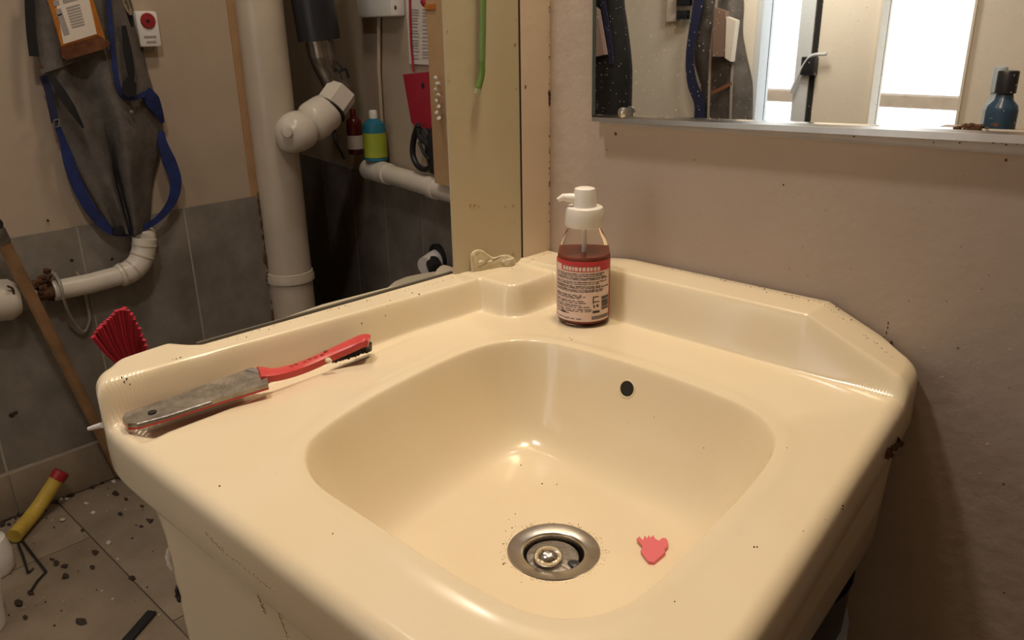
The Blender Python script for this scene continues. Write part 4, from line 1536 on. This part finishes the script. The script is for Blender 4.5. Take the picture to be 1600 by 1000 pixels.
# ------------------------------------------------------------------ red brush behind the basin's left corner
rbz = thing('red_broom', 'red-bristled broom standing head up behind the left corner of the washbasin', 'broom', (-0.86, .40, 0.0))
xb = -1.0
topline = [(146, 524), (152, 514), (160, 507), (168, 499), (176, 492), (184, 485), (194, 481), (202, 486), (208, 497), (215, 512), (222, 527), (228, 540)]
tl_ = np.array(topline, float)
topline = [(float(np.interp(v, range(len(tl_)), tl_[:, 0])), float(np.interp(v, range(len(tl_)), tl_[:, 1]))) for v in np.linspace(0, len(tl_) - 1, 19)]
for i, q in enumerate(topline):
    t = i / (len(topline) - 1)
    bq = (188 + 38 * t, 572 - 14 * t)
    for k in range(3):
        dx = (k - 1) * .012
        j = random.uniform(-1.5, 1.5)
        a, b = onx((q[0] + j, q[1] + random.uniform(-2, 3)), xb + dx * 1.6), onx((bq[0] + j * .5, bq[1]), xb + dx)
        mid = (a + b) / 2 + np.array([0, -.002, .001])
        MB().tube([b, mid, a], [.0020, .0027, .0031], 6).build('bristle_tuft', REDB if (i + k) % 3 else REDB2, rbz)
MB().tube([onx((188, 580), xb), onx((226, 568), xb)], .018, 12).build('head_block', REDE, rbz)
hb0 = onx((208, 566), xb)
MB().tube([hb0, (-0.80, .43, 0.02)], .011, 14).build('handle', WOOD, rbz)

# small white peg sticking out left of the basin corner
pg = MB().tube([onx((139, 670), -.86), onx((160, 664), -.84)], [.0022, .0032], 10)
solo('white_peg', pg, WHITEP, 'thin white peg poking out below the left corner of the washbasin', 'peg')


def edge_px(py):
    px = 235.0
    while px < 340:
        p, n = hit((px, py))
        if p is not None:
            return p
        px += .5
    return ony((275, py), .3)


hk = MB()
for py, r in ((863, .0045), (870, .0060), (877, .0060), (884, .0050)):
    hk.blob(edge_px(py), r, (.8, .8, 1.2), 2, .12)
hk.build('cracked_glaze', WHITEP, basin)
hk = MB()
for py, r in ((922, .0045), (928, .0055), (934, .0045)):
    hk.blob(edge_px(py), r, (.7, .7, 1.2), 2, .2)
hk.build('chipped_edge', BLACKP, basin)

ck = []
for a_, b_ in (((322, 833), (350, 862)), ((350, 862), (430, 925)), ((404, 930), (414, 958)), ((436, 958), (450, 996))):
    for t in np.linspace(0, 1, 26):
        ck.append((a_[0] + (b_[0] - a_[0]) * t + random.gauss(0, .8), a_[1] + (b_[1] - a_[1]) * t + random.gauss(0, .8), .7))
specks(ck, 'skirt_stain', basin, STAIN, BVALL)

# black bin under the right side of the basin
bn = thing('black_bin', 'black bucket with pale rim under the right side of the washbasin', 'bucket', (-.33, .70, 0))
cbn = ony((1343, 950), .76)
cbn[0] -= .136
cbn[2] = 0
MB().lathe(cbn, [(.095, 0), (.10, .005), (.118, .585), (.121, .60)], 36).build('bucket', BLACKP, bn)
MB().lathe(cbn, [(.117, .50), (.1225, .503), (.1225, .53), (.117, .533)], 36).build('rim_band', PALEB, bn)

# ------------------------------------------------------------------ floor clutter at the left
yh = thing('yellow_hose', 'short yellow hose with red end lying against the wall base', 'hose', onz((25, 838), 0))
ha, hb_ = onz((22, 838), .022), onx((93, 742), XC + .06)
mid = onz((58, 795), .03)
cpt = spline([ha, mid, hb_ + (0, 0, 0)], 8)
MB().tube(cpt, .0185, 20).build('hose', YELLOW, yh)
dh = (cpt[-1] - cpt[-2])
dh /= np.linalg.norm(dh)
MB().tube([cpt[-1] - dh * .012, cpt[-1] + dh * .010], .0205, 20).build('red_end', REDE, yh)
bk2 = thing('white_bucket', 'white plastic bucket at the lower left edge of the picture', 'bucket', (0, 0, 0))
cb2 = onz((-45, 985), 0)
OFF[bk2.name] = cb2.copy()
bk2.location = cb2
rB = .072
MB().lathe(cb2, [(0, .002), (rB * .88, 0), (rB, .10), (rB * 1.04, .102), (rB * 1.04, .11), (rB * .97, .11), (rB * .84, .01), (0, .008)], 40).build('bucket', WHITEP, bk2)
jg = thing('white_jug', 'rounded white plastic canister behind the white bucket at the wall', 'canister', onz((-6, 880), 0))
cj = onz((-10, 893), 0)
MB().lathe(cj, [(0, 0), (.042, 0), (.047, .01), (.047, .05), (.040, .085), (.020, .10), (.018, .115), (0, .116)], 32).build('canister', WHITEP, jg)
MB().lathe(cj, [(.021, .100), (.021, .122), (0, .124)], 20).build('cap', WHITEP, jg)
bs = MB()
a_, b_ = onz((238, 956), .004), onz((196, 1004), .004)
dd_ = (b_ - a_) / np.linalg.norm(b_ - a_)
wv = np.cross(dd_, (0, 0, 1))
bs.obox((a_ + b_) / 2 + dd_ * .06, (dd_, wv, np.array([0, 0, 1.])), (np.linalg.norm(b_ - a_) / 2 + .06, .0105, .004), .0015)
solo('black_strip', bs, BLACK, 'flat black rubber strip lying on the brown floor', 'strip')
wr_ = MB()
wr_.tube([onz((28, 848), .006), onz((36, 868), .004), onz((44, 895), .004), onz((52, 888), .004)], .0028, 6)
wr_.tube([onz((34, 843), .006), onz((54, 870), .004), onz((72, 893), .004), onz((58, 908), .004), onz((48, 924), .004)], .0028, 6)
solo('black_wire', wr_, BLACK, 'bent black wire on the floor below the yellow hose', 'wire')
fd = MB()
for q in [(180, 770), (196, 780), (222, 791), (221, 822), (234, 813), (128, 828), (150, 863), (145, 885), (83, 874), (100, 884), (102, 900), (88, 880), (206, 902), (47, 926), (28, 942), (40, 965), (127, 970), (188, 803), (60, 778), (75, 776), (20, 800), (5, 798)]:
    fd.blob(onz(q, .002), random.uniform(.005, .010), (1.5, .8, .4), 1, .5)
for i in range(120):
    t = random.random()
    q = (190 * t + random.gauss(0, 3), 818 - 84 * t + random.gauss(0, 4))
    fd.blob(onz(q, .003), random.uniform(.002, .009), (1.2, .9, .6), 1, .4)
for i in range(30):
    q = (random.uniform(10, 240), random.uniform(750, 1000))
    fd.blob(onz(q, .001), random.uniform(.001, .003), (1.2, .9, .6), 1, .4)
o = fd.build('dark_debris', DIRT, flo)
o['kind'] = 'stuff'
fd = MB()
for i in range(24):
    q = (random.uniform(10, 250), random.uniform(740, 1000))
    fd.blob(onz(q, .0005), random.uniform(.0008, .0032), (1.3, 1, .4), 1, .4)
for q in [(135, 786), (145, 800), (98, 812), (178, 752), (206, 755), (170, 848), (95, 779), (105, 779)]:
    fd.blob(onz(q, .002), .006, (1.4, 1, .5), 1, .4)
o = fd.build('pale_crumbs', mat('crumb', (.5, .44, .36), .8), flo)
o['kind'] = 'stuff'
tl = MB()
for q, r in [((112, 407), .006), ((18, 648), .008), ((24, 645), .006), ((120, 712), .004), ((75, 345), .004), ((175, 405), .005)]:
    tl.blob(sC(q, .008), r, (.4, 1, 1), 1, .3)
o = tl.build('dirt_specks', DIRT, wallC)
o['kind'] = 'stuff'

# ------------------------------------------------------------------ things seen only in the mirror (they stand behind the camera)
rG = lambda q, d: refl(q, YG + d)
rH = lambda q, d: refl(q, YG + .40 + d)
a1 = thing('dark_apron', 'dark grey apron at the left edge of the mirror, hanging on a peg', 'apron', rH((960, 190), 0))
def dm(s_, t):
    b = math.sin(PI * s_) ** .5
    return .012 + b * (.06 + .012 * math.sin(s_ * 10 + t * 3))
sheet([(-120, 880, 972), (0, 890, 975), (60, 892, 984), (110, 890, 989), (200, 890, 986), (290, 895, 982)], rH, dm, 22).build('apron_body', CLOTHD, a1)
strap([(938, -40, .09), (944, 10, .09), (952, 60, .09), (956, 100, .088)], .02, .09, NAVY, 'strap', a1, rH)
MB().prism([rH(q, .085) for q in [(918, 0), (938, 15), (950, 85), (925, 90)]], (0, .02, 0)).build('pocket', mat('faded_pink_pocket', (.35, .25, .21), .7), a1, True)
MB().tube([(XC, YG + .42, rH((935, -118), 0)[2]), rH((950, -118), .03)], .006, 8).build('hanging_peg', ALU, a1)
a2 = thing('strapped_apron', 'grey apron with navy strap beside the window in the mirror', 'apron', rG((1125, 190), 0))
sheet([(-120, 1090, 1150), (0, 1094, 1164), (50, 1090, 1160), (92, 1083, 1168), (130, 1095, 1177), (185, 1102, 1176), (290, 1105, 1172)], rG, dm, 24).build('apron_body', CLOTH, a2)
strap([(1098, -60, .075), (1092, 0, .075), (1084, 45, .075), (1078, 90, .075), (1082, 130, .075), (1094, 165, .075), (1090, 210, .075), (1085, 280, .075)], [.045, .045, .04, .035, .045, .05, .05, .04], .075, NAVY, 'strap', a2, rG)
for pix in ([(1125, -40, .09), (1118, 20, .09), (1111, 80, .09), (1108, 150, .09), (1106, 230, .09)], [(1145, 90, .09), (1143, 140, .09), (1140, 230, .09)]):
    strap(pix, .009, .09, mat('pale_seam', (.36, .30, .25), .8), 'seam', a2, rG)
strap([(1112, 145, .092), (1128, 138, .092), (1144, 130, .09)], .012, .09, mat('rust_piping', (.22, .08, .03), .8), 'pocket_piping', a2, rG)
MB().prism([rG(q, .09) for q in [(1122, 12), (1140, 18), (1138, 88), (1119, 88)]], (0, .03, 0)).build('pocket', mat('brown_pocket', (.22, .14, .10), .6), a2, True)
MB().prism([rG(q, .095) for q in [(1141, 26), (1156, 32), (1148, 96), (1139, 90)]], (0, .03, 0)).build('label', LABELW, a2, False)
MB().tube([rG((1120, -118), 0), rG((1120, -118), .08)], .006, 8).build('hanging_peg', ALU, a2)
sw = thing('switch_box', 'beige switch box with black plug, seen in the mirror between aprons', 'switch', rG((1055, 20), 0))
qa, qb = rG((1046, 34), .0), rG((1066, -40), .0)
MB().box((qa[0], YG, qa[2]), (qb[0], YG + .03, qb[2]), .005).build('box', LABELW, sw)
c = rG((1072, 18), .03)
MB().box((c[0] - .022, YG + .03, c[2] - .03), (c[0] + .022, YG + .07, c[2] + .005), .006).box((c[0] - .03, YG + .03, c[2] + .02), (c[0] + .03, YG + .06, c[2] + .07), .006).build('plug', BLACKP, sw)

# side cabinet with bottles (behind the camera, its top just below the mirror's view)
yc = -.30
rK = lambda q, y_=yc: refl(q, y_)
k1, k2 = rK((1530, 180)), rK((1590, 180))
cabz = rK((1560, 218))[2]
cbx = thing('side_cabinet', 'small wooden side cabinet behind the viewer carrying bottles', 'cabinet', (k1[0], yc, 0))
MB().box((k1[0] - .12, yc - .22, .06), (k1[0] + .30, yc + .03, cabz - .02), .004).build('body', PLANK, cbx)
MB().box((k1[0] - .13, yc - .23, cabz - .02), (k1[0] + .31, yc + .04, cabz), .003).build('top', PLANK, cbx)
MB().box((k1[0] - .11, yc + .03, .10), (k1[0] + .29, yc + .045, cabz - .04), .003).build('door', PLANK, cbx)
for dx in (-.11, .27):
    for dy in (-.21, .0):
        MB().box((k1[0] + dx, yc + dy, 0), (k1[0] + dx + .02, yc + dy + .02, .06)).build('leg', WOOD, cbx)


def mirror_bottle(name, label, cpx, y_, wpx, ytop, ycap, ysh, m, mc, capw):
    c = rK((cpx, 190), y_)
    zz = lambda py: rK((cpx, py), y_)[2]
    r = abs(rK((cpx + wpx, 190), y_)[0] - c[0])
    rc2 = abs(rK((cpx + capw, 190), y_)[0] - c[0])
    t = thing(name, label, 'bottle', (c[0], y_, cabz))
    o_ = (c[0], y_, 0)
    MB().lathe(o_, [(0, cabz + .001), (r * .95, cabz), (r, cabz + .004), (r, zz(ysh + 12)), (r * .92, zz(ysh + 4)), (r * .6, zz(ysh - 4)), (r * .5, zz(ycap))], 32).build('bottle_body', m, t)
    MB().lathe(o_, [(rc2, zz(ycap + 2)), (rc2, zz(ytop + 2)), (rc2 * .92, zz(ytop)), (0, zz(ytop))], 28).build('cap', mc, t)


mirror_bottle('blue_bottle', 'dark blue bottle with black cap at the right end of the mirror', 1562, yc, 26, 110, 143, 160, BLUEB, BLACKP, 17)
mirror_bottle('pale_bottle', 'pale blue-white bottle half hidden left of the dark blue bottle in the mirror', 1549, yc - .07, 17, 104, 142, 160, PALEB, PALEB, 11)
